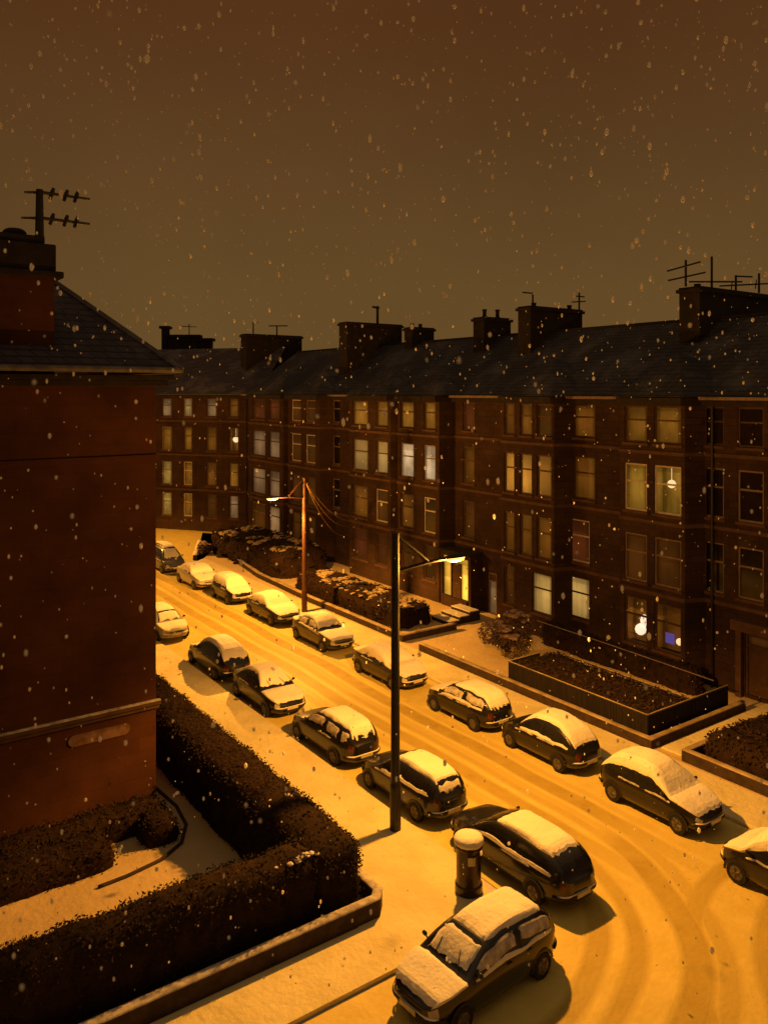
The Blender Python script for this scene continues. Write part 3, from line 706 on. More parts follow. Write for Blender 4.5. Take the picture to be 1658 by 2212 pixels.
# ------------------------------------------------------------------ hedges and shrubs
snow_tan = noisy('broken_hedge_snow', (.26,.19,.09), (.46,.36,.20), .9, 1.5, .02, 8)
def leafy(name, label, cat, boxes, leaves, seed, lsz=.075, mat=None, group=None, amp=.12, rnd=.35):
    """clipped hedge: a lumpy core and thousands of small leaves over its surface. boxes: (x0,x1,y0,y1,z1)"""
    rnd_ = random.Random(seed); core = MB(); lf = MB()
    for (x0,x1,y0,y1,z0,z1) in boxes:
        nx, ny, nz = [max(2, int(q/.35)) for q in (x1-x0, y1-y0, z1-z0)]
        cx, cy, cz = (x0+x1)/2, (y0+y1)/2, (z0+z1)/2; hx, hy, hz = (x1-x0)/2, (y1-y0)/2, (z1-z0)/2
        def shape(p):
            q = Vector(p); 
            # round the upper edges
            dx = max(0, abs(q.x-cx)-(hx-rnd)); dy = max(0, abs(q.y-cy)-(hy-rnd)); dz = max(0, (q.z)-(z1-rnd))
            l = math.sqrt(dx*dx+dy*dy+dz*dz)
            if l > rnd and l > 0:
                k = rnd/l
                q.x = cx + math.copysign((abs(q.x-cx)-dx)+dx*k, q.x-cx) if dx else q.x
                q.y = cy + math.copysign((abs(q.y-cy)-dy)+dy*k, q.y-cy) if dy else q.y
                q.z = q.z-dz+dz*k if dz else q.z
            n = noise.noise_vector(Vector(q)*1.1)*amp + noise.noise_vector(Vector(q)*3.7)*amp*.5
            return q + n
        def face(o, u, v, nu, nv):
            g = [[shape((o[0]+u[0]*i/nu+v[0]*j/nv, o[1]+u[1]*i/nu+v[1]*j/nv, o[2]+u[2]*i/nu+v[2]*j/nv)) for j in range(nv+1)] for i in range(nu+1)]
            for i in range(nu):
                for j in range(nv): core.quad(g[i][j], g[i+1][j], g[i+1][j+1], g[i][j+1])
        X, Y, Z = (x1-x0,0,0), (0,y1-y0,0), (0,0,z1-z0)
        face((x0,y0,z0), X, Z, nx, nz); face((x0,y1,z0), X, Z, nx, nz); face((x0,y0,z0), Y, Z, ny, nz); face((x1,y0,z0), Y, Z, ny, nz); face((x0,y0,z1), X, Y, nx, ny)
        area = (2*(x1-x0)+2*(y1-y0))*(z1-z0) + (x1-x0)*(y1-y0)
        for _ in range(int(leaves*area)):
            t = rnd_.random()*area
            if t < (x1-x0)*(y1-y0): p = (rnd_.uniform(x0,x1), rnd_.uniform(y0,y1), z1)
            elif rnd_.random() < (x1-x0)/((x1-x0)+(y1-y0)): p = (rnd_.uniform(x0,x1), rnd_.choice((y0,y1)), rnd_.uniform(z0,z1))
            else: p = (rnd_.choice((x0,x1)), rnd_.uniform(y0,y1), rnd_.uniform(z0,z1))
            q = shape(p) + Vector((rnd_.gauss(0,.05), rnd_.gauss(0,.05), rnd_.gauss(0,.05)))
            d = Vector((rnd_.gauss(0,1), rnd_.gauss(0,1), rnd_.gauss(0,1))).normalized(); e = d.orthogonal().normalized()
            s = lsz*rnd_.uniform(.6,1.4)
            lf.quad(q-d*s, q-e*s*.45, q+d*s, q+e*s*.45)
    root = core.build(name, hedge_core, None, merge=.002, smooth=True); tag(root, label, cat, group)
    lf.build('leaves', mat or hedge_m, root)
    return root
def snow_clumps(parent, pts, m=None, name='snow_cover'):
    b = MB()
    for (x,y,z,r,fl) in pts: b.ball((x,y,z), r, 2, (1,1,fl), .12)
    return b.build(name, m or snow, parent, smooth=True)

h = leafy('hedge', 'tall dark clipped corner hedge in the left foreground wrapping the snowy lawn', 'hedge',
    [(9.9,11.6,17.15,34.6,.1,1.95), (-16,10.4,17.15,18.4,.1,1.95)], 260, 3, lsz=.042, amp=.10, rnd=.6)
rr = random.Random(4)
pts = []
for (x,y,z,n) in ((8.5,17.4,1.72,16),(9.1,17.5,1.82,14),(9.9,17.5,1.84,18),(11.25,20.1,1.80,16),(10.9,20.2,1.92,14)):
    pts = []
    for _ in range(n): pts.append((x+rr.gauss(0,.2), y+rr.gauss(0,.08), z+rr.uniform(-.05,.03), rr.uniform(.03,.10), .35))
    snow_clumps(h, pts, snow_thin)
# low planting at the foot of the gable
leafy('shrub_border', 'low black shrub border along the foot of the red gable', 'shrubs',
    [(7.9,8.85,22.9,24.2,.1,.8), (-14,6.85,22.6,24.2,.1,.7), (-14,8.85,23.9,24.85,.1,.85)], 190, 8, amp=.16, lsz=.045, rnd=.3)
# lawn edging arc
pts = [(9.25,27.5),(9.35,26),(9.45,24.8),(9.3,23.6),(8.8,22.7),(8.0,22.2),(7.0,22.0),(6.2,21.95)]
e = MB(); sm = []
for i in range(len(pts)-1):
    for k in range(5): t = k/5; sm.append((pts[i][0]*(1-t)+pts[i+1][0]*t, pts[i][1]*(1-t)+pts[i+1][1]*t))
sm.append(pts[-1])
e.tube([(x,y,.13) for x,y in sm], .055, 6); o = e.build('lawn_edging', wallstone, smooth=True); tag(o, 'thin curved stone edging in the snow at the gable corner', 'edging')

# garden wall, left foreground
def garden_wall(label, segs, h, th=.32, cap=.10, m=None, base=0):
    """segs: polylines of (x0,y0,x1,y1) axis aligned"""
    w, c = MB(), MB()
    for (x0,x1,y0,y1) in segs:
        w.box(x0,x1,y0,y1,base,h)
        n = max(1, int(max(x1-x0, y1-y0)/.45)); L = x1-x0 > y1-y0
        for k in range(n):
            t0, t1 = k/n, (k+1)/n
            dz = cap*(.75+.35*noise.noise(Vector((x0+k*.7, y0, 2.0)))) if True else cap
            if L: c.box(x0+(x1-x0)*t0-.001, x0+(x1-x0)*t1+.001, y0-.03, y1+.03, h+.002, h+dz)
            else: c.box(x0-.03, x1+.03, y0+(y1-y0)*t0-.001, y0+(y1-y0)*t1+.001, h+.002, h+dz)
    o = w.build('garden_wall', m or wallstone, bevel=.02); tag(o, label, 'wall')
    cc = c.build('snow_cover', snow, o, bevel=.03)
    return o
def cap_wall(label, path, th, h, cap=.09, m=None, capm=None):
    """wall along a path with a continuous rounded snow cap"""
    w, c = MB(), MB()
    P = []
    for i in range(len(path)-1):
        A, B = Vector(path[i]), Vector(path[i+1]); n = max(1, int((B-A).length/.4))
        for k in range(n): P.append(A+(B-A)*k/n)
    P.append(Vector(path[-1]))
    Nn = []
    for i in range(len(P)):
        a = (P[i]-P[i-1]).normalized() if i else (P[1]-P[0]).normalized()
        b_ = (P[i+1]-P[i]).normalized() if i < len(P)-1 else a
        t = (a+b_).normalized(); n = Vector((-t.y,t.x)); k = 1/max(.5, n.dot(Vector((-a.y,a.x)))); Nn.append(n*k)
    for i in range(len(P)-1):
        A, B, na, nb = P[i], P[i+1], Nn[i]*th/2, Nn[i+1]*th/2
        for s in (1,-1):
            w.quad((*(A+na*s),0), (*(B+nb*s),0), (*(B+nb*s),h), (*(A+na*s),h))
        w.quad((*(A+na),h),(*(B+nb),h),(*(B-nb),h),(*(A-na),h))
    for e_, ne in ((P[0],Nn[0]),(P[-1],Nn[-1])):
        ne = ne*th/2; w.quad((*(e_-ne),0),(*(e_+ne),0),(*(e_+ne),h),(*(e_-ne),h))
    prof = [(-1.15,-.015),(-1.15,.35),(-.95,.75),(-.5,1),(0,1.06),(.5,1),(.95,.75),(1.15,.35),(1.15,-.015)]
    rings = []
    for i in range(len(P)):
        f = cap*(1+.3*noise.noise(Vector((P[i].x*1.3,P[i].y*1.3,.3))))
        rings.append([(P[i].x+Nn[i].x*q*th/2, P[i].y+Nn[i].y*q*th/2, h+.003+z*f) for q,z in prof])
    for i in range(len(rings)-1):
        for j in range(len(prof)-1): c.quad(rings[i][j], rings[i+1][j], rings[i+1][j+1], rings[i][j+1])
    for r_ in (rings[0], rings[-1]):
        i0 = len(c.v); c.v += r_; c.f.append(tuple(range(i0, i0+len(r_)))); c.m.append(0)
    o = w.build('garden_wall', m or wallstone, merge=.002); tag(o, label, 'wall')
    c.build('snow_cover', capm or snow, o, smooth=True, merge=.001)
    return o
cap_wall('low garden wall with snowy coping below the tall corner hedge', [(-16,16.75),(11.62,16.75),(11.85,17.0),(11.85,18.2)], .22, .55, .05, None, snow_thin)
cap_wall('long low garden wall capped with snow beside the farther pavement behind the red lamp post', [(29.2,34.35),(25.55,34.35),(25.55,44),(25.9,52),(26.9,58.0)], .26, .42, .06, None, snow_tan)
cap_wall('low snow capped wall in front of the fenced garden across the street', [(25.4,32.6),(25.4,26.6),(25.4,18.7),(31.6,18.7)], .22, .45, .05, None, snow_tan)
cap_wall('low snow capped wall at the right edge beyond the garden path', [(30.5,17.3),(25.55,17.3),(25.55,3)], .22, .5, .05, None, snow_tan)
cap_wall('short dark wall beside the parked cars at the far bend', [(24.6,60.6),(27.4,66.4)], .3, .4)
# steps up to the lit close
b = MB()
for k in range(3): b.box(29.3+k*.75, 30.05+k*.75+.02, 34.9, 36.6, .1, .3+.17*k)
o = b.build('garden_steps', darkstone, bevel=.02); tag(o, 'three stone steps edged with snow below the golden doorway', 'steps')
for k in range(3):
    b = MB(); b.box(29.28+k*.75, 30.0+k*.75, 34.92, 36.58, .303+.17*k, .36+.17*k)
    b.build('snow_cover', snow_dull, o, bevel=.02)
# path slabs to the right edge door
b = MB(); b.box(25.7,32.9,17.6,18.45,.102,.17); o = b.build('garden_path', pave_m, bevel=.02); tag(o, kind='structure')

# railings on the railed garden
board_m = noisy('weathered_dark_boards', (.008,.006,.005), (.015,.010,.008), .9, 5, .004, 20, stretch=(1,1,.2))
def railings(label, path, z0, z1, gap=.16, solid=False, name='iron_railings'):
    top = MB(); bars = MB()
    for i in range(len(path)-1):
        A, B = Vector(path[i]), Vector(path[i+1]); n = int((B-A).length/gap)
        for k in range(n):
            p = A+(B-A)*(k+.5)/n; bars.box(p.x-.012,p.x+.012,p.y-.012,p.y+.012,z0,z1)
        d = (B-A).normalized(); nn = Vector((-d.y,d.x)); L = (B-A).length
        top.obox(A, d, nn, 0, L, -.03, .03, z1, z1+.04)
    o = top.build(name, iron); tag(o, label, 'fence')
    if solid:
        bars = MB()
        for i in range(len(path)-1):
            A, B = Vector(path[i]), Vector(path[i+1]); d = (B-A).normalized(); nn = Vector((-d.y,d.x)); L = (B-A).length; n = max(1, int(L/.14))
            for k in range(n): bars.obox(A, d, nn, L*k/n+.006, L*(k+1)/n-.006, -.012-.004*(k%2), .012, z0, z1-.002)
        bars.build('boards', board_m, o)
    else: bars.build('posts', iron, o)
    s = MB()
    for i in range(len(path)-1):
        A, B = Vector(path[i]), Vector(path[i+1]); d = (B-A).normalized(); nn = Vector((-d.y,d.x)); L = (B-A).length
        s.obox(A, d, nn, 0, L, -.028, .028, z1+.042, z1+.07)
    s.build('snow_cover', snow_tan, o, bevel=.01)
railings('low dark board fence with snowy top rail around the broad box hedge', [(27.5,26.3),(25.5,26.3),(25.5,18.9),(30.8,18.9)], .3, 1.2, solid=True, name='board_fence')
leafy('hedge', 'broad dark box hedge inside the low board fence across the street', 'hedge', [(25.62,28.4,19.02,26.2,.1,1.14)], 130, 11, amp=.06, rnd=.15)
railings('thin inner railing behind the broad box hedge', [(28.7,19.2),(28.7,25.5)], .1, 1.0, 1.2)
h = leafy('hedge', 'dark shrubs growing against the bay windows beyond the snowy garden patch', 'hedge', [(31.2,32.0,20.6,29.8,.1,1.2)], 100, 12, amp=.15)
rail = MB(); rail.tube([(30.95,29.8,1.35),(30.9,25,1.32),(30.9,19.6,1.2)], .025, 6); o = rail.build('garden_wire', frame_mid); tag(o, 'thin pale wire stretched in front of the shrubs below the bay windows', 'wire')
h = leafy('hedge', 'long dark hedge with a snowy top right of the red lamp post', 'hedge', [(26.3,28.9,36.0,47.5,.1,1.25)], 75, 13, amp=.25)
pts = []
for i in range(900):
    y = rr.uniform(36.2,47.0); x = 27.7+rr.gauss(0,.5)
    if noise.noise(Vector((x*.8,y*.5,4))) < -.12: continue
    pts.append((min(28.8,max(26.5,x)), y, 1.20+rr.uniform(-.03,.06), rr.uniform(.07,.2), .35))
snow_clumps(h, pts, snow_tan)
h = leafy('hedge', 'high rounded far hedge topped with snow left of the red lamp post', 'hedge', [(26.6,31.0,50.5,62.5,.1,1.9)], 45, 14, amp=.45, rnd=.8, lsz=.11)
pts = []
for i in range(900):
    y = rr.uniform(51.2,62.0); x = 28.6+rr.gauss(0,.9)
    if noise.noise(Vector((x*.6,y*.4,9))) < -.12: continue
    pts.append((min(30.6,max(27.0,x)), y, 1.86+.25*noise.noise(Vector((x,y,0)))+rr.uniform(-.03,.06), rr.uniform(.10,.28), .38))
snow_clumps(h, pts, snow_tan)
leafy('hedge', 'dark hedge behind the wall at the right edge', 'hedge', [(26.0,27.6,8,17.0,.1,1.1),(27.6,32.3,15.6,17.0,.1,1.0)], 80, 15, amp=.12)
# snowy mound on the court inside the railed garden
b = MB()
for i in range(26): b.ball((29.9+rr.uniform(-.6,.6), rr.uniform(21.8,27.2), .12), rr.uniform(.35,.7), 2, (1,1,.28), .05)
o = b.build('snow_drift', snow_dull, smooth=True); tag(o, 'uneven snow drift between box hedge and bay windows', 'snow drift')

def bush(name, label, c, r, h, seed, mat, n=9000, snowy=True):
    rd = random.Random(seed); root = thing(name, (c[0],c[1],c[2]), label, 'bush')
    lf = MB(); st = MB(); sn = MB()
    for i in range(9):
        a = rd.uniform(0,2*PI); e = Vector((math.cos(a)*r*.6, math.sin(a)*r*.6, h*rd.uniform(.5,.85)))
        st.tube([(0,0,0), tuple(e*.5+Vector((0,0,.1))), tuple(e)], [.05,.03,.015], 6)
    cl = [(Vector((rd.uniform(-1,1)*r*.6, rd.uniform(-1,1)*r*.6, h*rd.uniform(.3,.8))), rd.uniform(.3,.5)*r) for _ in range(16)]
    for _ in range(n):
        cc, cr = rd.choice(cl); d = Vector((rd.gauss(0,1),rd.gauss(0,1),rd.gauss(0,1))).normalized(); q = cc + d*cr*rd.uniform(.75,1.08)
        if q.z < 0: continue
        e = Vector((rd.gauss(0,1),rd.gauss(0,1),rd.gauss(0,1))).normalized(); f = e.orthogonal().normalized(); s = rd.uniform(.035,.08)
        lf.quad(q-e*s, q-f*s*.5, q+e*s, q+f*s*.5)
    for cc, cr in cl:
        for k in range(7):
            p = cc + Vector((rd.uniform(-.6,.6)*cr, rd.uniform(-.6,.6)*cr, cr*.78)); sn.ball(tuple(p), cr*rd.uniform(.2,.38), 2, (1,1,.5), .12)
    st.build('stems', bark, root); lf.build('leaves', mat, root)
    if snowy: sn.build('snow_cover', snow_mauve, root, smooth=True)
    return root
mauve = noisy('mauve_leaf', (.07,.045,.035), (.13,.08,.065), .7, 3)
snow_mauve = noisy('patchy_leaf_snow', (.20,.13,.10), (.34,.24,.19), .8, 4)
bush('round_bush', 'round mauve brown bush dusted with snow beside the fenced garden', (28.6,29.6,.1), 1.35, 1.9, 21, mauve)
bush('round_bush', 'small snow dusted bush by the far corner of the long hedge', (25.9,62.0,.1), .8, .9, 23, mauve, 2500)

# ------------------------------------------------------------------ street lamps
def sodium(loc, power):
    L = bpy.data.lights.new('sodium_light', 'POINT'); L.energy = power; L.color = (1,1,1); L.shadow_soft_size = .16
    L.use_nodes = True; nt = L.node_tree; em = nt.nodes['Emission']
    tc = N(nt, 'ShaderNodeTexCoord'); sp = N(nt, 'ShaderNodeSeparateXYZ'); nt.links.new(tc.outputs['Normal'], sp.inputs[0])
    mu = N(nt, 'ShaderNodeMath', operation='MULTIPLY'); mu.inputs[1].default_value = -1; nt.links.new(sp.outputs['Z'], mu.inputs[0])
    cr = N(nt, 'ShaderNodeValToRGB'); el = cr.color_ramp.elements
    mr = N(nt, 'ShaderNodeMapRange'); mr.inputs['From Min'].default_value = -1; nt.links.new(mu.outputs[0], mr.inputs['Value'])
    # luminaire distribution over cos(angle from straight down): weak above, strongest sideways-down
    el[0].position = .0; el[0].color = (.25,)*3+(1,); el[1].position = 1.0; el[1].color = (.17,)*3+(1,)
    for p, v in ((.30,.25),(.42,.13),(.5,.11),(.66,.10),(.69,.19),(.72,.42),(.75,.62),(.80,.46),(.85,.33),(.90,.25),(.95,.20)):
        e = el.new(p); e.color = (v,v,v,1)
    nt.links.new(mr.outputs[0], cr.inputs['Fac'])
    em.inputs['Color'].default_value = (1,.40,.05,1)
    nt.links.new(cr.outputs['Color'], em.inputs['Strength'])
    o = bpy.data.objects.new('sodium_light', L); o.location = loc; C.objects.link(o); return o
lens_m = glow('sodium_lens', (1,.50,.09), 3.2)
lens_w = glow('sodium_lens_pale', (1,.62,.2), 2.6)
def street_lamp(x, y, label, m, sgn, top, reach, zarm, lens, wires=False):
    root = thing('street_lamp', (x,y,.1), label, 'street lamp', 'sodium street lamps along the road')
    p = MB(); p.lathe((0,0,0), [(.17,0),(.17,1.3),(.16,1.36),(.14,1.45),(.13,top*.6),(.118,top-.1),(.13,top-.1),(.13,top)], 16)
    p.build('pole', m, root, smooth=False)
    p = MB(); p.box(-.06,.06,-.18,-.165,.35,.95); p.build('access_door', m, root)
    a = MB(); a.tube([(0,0,top-.08),(sgn*reach*.62,0,zarm+.04)], .07, 8); a.tube([(0,0,zarm-.12),(sgn*reach*.6,0,zarm),(sgn*reach,0,zarm+.04)], .058, 8); a.build('arm', m, root)
    hd = MB(); cx = sgn*(reach+.38)
    pr = [(-.48,.05,.03),(-.4,.09,.07),(-.2,.13,.10),(.1,.15,.12),(.35,.13,.10),(.48,.06,.04)]
    rings = []
    for (lx, hw, hh) in pr:
        i0 = len(hd.v)
        for j in range(9):
            a_ = PI*j/8; hd.v.append((cx+sgn*lx, hw*math.cos(a_), zarm+.03+hh*math.sin(a_)))
        rings.append(i0)
    for k in range(len(rings)-1):
        for j in range(8): hd.f.append((rings[k]+j,rings[k]+j+1,rings[k+1]+j+1,rings[k+1]+j)); hd.m.append(0)
        hd.f.append((rings[k]+8,rings[k],rings[k+1],rings[k+1]+8)); hd.m.append(0)
    for q in (rings[0], rings[-1]): hd.f.append(tuple(q+j for j in range(9))); hd.m.append(0)
    ho = hd.build('lamp_head', m, root, fixn=True)
    ln = MB(); ln.lathe((0,0,0), [(.125,.0),(.12,-.05),(.10,-.10),(.05,-.14)], 16)
    ln.v = [(cx+v[0]*3.2, v[1]*1.0, zarm+.025+v[2]) for v in ln.v]; ln.build('lens', lens, ho, smooth=True)
    return root, (x+cx, y, zarm+.1-.18)
lampA, la = street_lamp(14.38, 19.7, 'tall black street lamp with a bracket arm in the foreground beside the corner hedge', iron, 1, 9.0, 2.0, 7.95, lens_m)
lampB, lb = street_lamp(24.1, 42.3, 'red brown lamp post on the farther pavement with overhead wires at its top', lamp_red, -1, 8.1, 1.75, 7.0, lens_w)
wr = MB()
top = Vector((24.1,42.3,8.1))
for (ex, ey, ez, sag) in ((32.7, yx(778,XF)-.2, 3.95, .9),(32.7, yx(773,XF), 3.6, 1.15),(32.7, yx(764,XF)+.3, 2.6, 1.1)):
    E_ = Vector((ex,ey,ez)); pts = []
    for i in range(17): t = i/16; q = top.lerp(E_, t); q.z -= sag*4*t*(1-t); pts.append(q)
    wr.tube([tuple(p_ - Vector((24.1,42.3,.1))) for p_ in pts], .018, 5)
wr.build('overhead_wires', noisy('yellowed_cable', (.35,.22,.08), (.42,.27,.1), .6, 4), lampB)
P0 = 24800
sodium(la, P0); sodium(lb, P0*1.05)
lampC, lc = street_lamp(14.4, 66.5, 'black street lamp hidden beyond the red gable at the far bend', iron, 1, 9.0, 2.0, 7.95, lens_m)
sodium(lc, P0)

# ------------------------------------------------------------------ pillar box
PBS = 1.22
pb = thing('pillar_box', (14.2,16.15,.11), 'dark round pillar box with a thick snow cap on the street corner', 'postbox')
pb.scale = (PBS,PBS,1.0)
boxred = noisy('postbox_paint', (.022,.008,.006), (.032,.010,.007), .35, 4, coat=.3)
b = MB(); b.lathe((0,0,0), [(.30,0),(.30,.22),(.27,.24),(.27,1.16),(.31,1.20),(.31,1.26),(.28,1.31),(.16,1.38),(.0,1.4)], 32); b.build('body', boxred, pb, smooth=False, bevel=.008)
b = MB(); b.tube([(-.11,-.262,1.07),(.11,-.262,1.07)], .02, 8); b.build('letter_slot', plastic, pb)
b = MB()
for k in range(5):
    a0 = -2.35+.12*k; a1 = a0+.12
    b.quad((.276*math.cos(a0),.276*math.sin(a0),.83),(.276*math.cos(a1),.276*math.sin(a1),.83),(.276*math.cos(a1),.276*math.sin(a1),1.05),(.276*math.cos(a0),.276*math.sin(a0),1.05))
b.build('collection_plate', plate_m, pb)
b = MB(); b.lathe((0,0,0), [(.30,1.275),(.325,1.31),(.325,1.40),(.29,1.46),(.18,1.50),(.05,1.515)], 24); b.build('snow_cover', snow, pb, smooth=True)

# ------------------------------------------------------------------ cars
def interp(tab, x):
    if x <= tab[0][0]: return tab[0][1]
    for (a, b), (c, d) in zip(tab, tab[1:]):
        if x <= c:
            t = (x-a)/(c-a) if c > a else 1; return b+(d-b)*t
    return tab[-1][1]
def smoothi(tab, x, w=.05):
    return sum(interp(tab, x+w*k)*q for k, q in ((-1,.2),(-.5,.2),(0,.2),(.5,.2),(1,.2)))
STY = {
 # t from -1 (tail) to 1 (nose): shoulder height, roof line, glass stations (rear base, roof rear, roof front, screen base)
 'hatch': dict(L=3.95, W=1.70, H=1.38, sh=[(-1,.78),(-.93,.92),(-.5,.95),(.35,.93),(.62,.86),(.9,.74),(1,.60)], g=(-.96,-.74,.16,.50)),
 'mini':  dict(L=3.6, W=1.62, H=1.46, sh=[(-1,.80),(-.93,.93),(-.5,.95),(.4,.92),(.70,.84),(.92,.72),(1,.60)], g=(-.97,-.76,.22,.56)),
 'saloon':dict(L=4.4, W=1.72, H=1.40, sh=[(-1,.78),(-.95,.94),(-.6,.96),(-.4,.95),(.3,.92),(.6,.85),(.9,.72),(1,.58)], g=(-.64,-.36,.10,.42)),
 'estate':dict(L=4.45, W=1.72, H=1.41, sh=[(-1,.78),(-.95,.93),(-.5,.95),(.3,.93),(.6,.86),(.9,.74),(1,.60)], g=(-.97,-.84,.12,.42)),
 'round': dict(L=3.9, W=1.70, H=1.50, sh=[(-1,.72),(-.9,.90),(-.5,.95),(.35,.94),(.65,.86),(.88,.74),(1,.58)], g=(-.93,-.52,.10,.48)),
 'van':   dict(L=4.2, W=1.75, H=1.80, sh=[(-1,.85),(-.95,.98),(-.5,1.0),(.4,.98),(.7,.90),(.9,.78),(1,.62)], g=(-.985,-.94,.30,.60)),
}
TS = [-1,-.996,-.985,-.965,-.94,-.9,-.85,-.8,-.74,-.68,-.6,-.52,-.44,-.36,-.28,-.2,-.1,0,.1,.16,.22,.3,.36,.42,.48,.54,.6,.68,.76,.84,.9,.94,.965,.985,.996,1]
class Car:
    def __init__(s, style, sc=1.0):
        d = STY[style]; s.L = d['L']*sc; s.W = d['W']; s.H = d['H']; s.sh = d['sh']; s.g = d['g']
        r0, r1, f1, f0 = s.g
        s.roof = [(r0,0),(r0+(r1-r0)*.5,.58),(r1,.88),(r1*.6+f1*.4,.985),(r1*.35+f1*.65,1.0),(f1,.91),(f1+(f0-f1)*.5,.53),(f0,0)]
    def width(s, t): return s.W/2*max(0, 1-abs(t)**6*.92)**.30 if abs(t) < 1 else 0.0
    def pt(s, t, k, side=1):
        """point of the skin: t along the length, k 0 (sill centre) .. 11 (roof centre)"""
        w = s.width(t)
        if abs(t) >= .9999: w = s.W/2*.42
        zs = smoothi(s.sh, t); G = max(0, smoothi(s.roof, t, .03)) if s.g[0] < t < s.g[3] else 0
        g = G*(s.H-zs)
        zb = .20 + .10*abs(t)**6
        inn = g*.44
        P = [(0,zb),(.8*w,zb),(.965*w,zb+.07),(w,zb+.22),(w*1.0,zs-.24),(.985*w,zs-.10),(.925*w,zs-.01),
             (.925*w-inn*.45, zs+g*.5+.004), (.925*w-inn*.95, zs+g*.86+.010), (.925*w-inn*1.25-.07*w, zs+g*.955+.018), (.45*w, zs+g+.03), (0, zs+g*1.015+.038)]
        i = min(10, int(k)); f = k-i
        x = P[i][0]*(1-f)+P[i+1][0]*f; z = P[i][1]*(1-f)+P[i+1][1]*f
        return Vector((x*side, t*s.L/2, z))
    def nrm(s, t, k, side):
        e = .01; a = s.pt(min(.99,t+e), k, side)-s.pt(max(-.99,t-e), k, side); b = s.pt(t, min(11,k+.15), side)-s.pt(t, max(0,k-.15), side)
        n = a.cross(b)
        if n.length < 1e-9: return Vector((0,0,1))
        n.normalize(); c = s.pt(t,k,side)-Vector((0,s.pt(t,k,side).y*.8,.6))
        return n if n.dot(c) > 0 else -n
def patch(car, t0, t1, k0, k1, side, off, nt=6, nk=5, edge=False, thick=0, seed=0, mirror=False):
    """grid of skin points over a window of (t, k), lifted by off; thick gives a pillowy layer of snow"""
    b = MB()
    sides = (1,-1) if mirror else (side,)
    if mirror:   # one grid across the roof centre
        ks = [(k0+(k1-k0)*j/nk, -1) for j in range(nk)] + [(k1-(k1-k0)*j/nk, 1) for j in range(nk+1)]
    else: ks = [(k0+(k1-k0)*j/nk, side) for j in range(nk+1)]
    G = []
    M_ = len(ks)-1
    for i in range(nt+1):
        f = i/nt; row = []
        for j, (k, sd) in enumerate(ks):
            t = t0(k) if callable(t0) else t0; u = t1(k) if callable(t1) else t1
            tt = t+(u-t)*f
            if thick:  # ragged outline
                ee = noise.noise(Vector((j*.45, f*3+seed, seed*1.7)))*.035+noise.noise(Vector((j*1.3, f*5+seed, seed*.7)))*.012
                tt += ee*(1 if f > .5 else -1)*min(1, abs(f-.5)*2)**4
            if thick:
                ed = max(0, 1-min(j, M_-j)/2.5)
                k = k + noise.noise(Vector((tt*4.5, seed*2.3, sd*3)))*.42*ed + noise.noise(Vector((tt*12, seed*1.3, sd*5)))*.12*ed
            p = car.pt(tt, k, sd); n = car.nrm(tt, k, sd)
            if thick:
                a_ = abs(2*f-1); c_ = abs(2*j/M_-1)
                e_ = min(1, (1-a_)*3.2)**.75 * min(1, (1-c_)*3.6)**.75
                h = thick*e_*(1+.45*noise.noise(p*1.3+Vector((seed,0,0)))+.15*noise.noise(p*4+Vector((seed,0,0)))) - (.012 if e_ < .05 else 0)
                row.append(p + n*off + (n*.45+Vector((0,0,.55)))*h)
            else: row.append(p + n*off)
        G.append(row)
    for i in range(nt):
        for j in range(M_): b.quad(G[i][j], G[i][j+1], G[i+1][j+1], G[i+1][j])
    return b
carpaint = {}
def paint(name, c, rough=.3):
    if name not in carpaint:
        carpaint[name] = noisy('paint_'+name, tuple(q*.9 for q in c), tuple(q*1.1 for q in c), rough, 3, coat=.5, spec=.4)
    return carpaint[name]
CP = {'black': (.010,.009,.009), 'dark_blue': (.012,.013,.020), 'dark_red': (.03,.010,.008), 'charcoal': (.03,.027,.024), 'silver': (.26,.24,.20), 'olive': (.07,.062,.04), 'pale': (.38,.35,.29)}
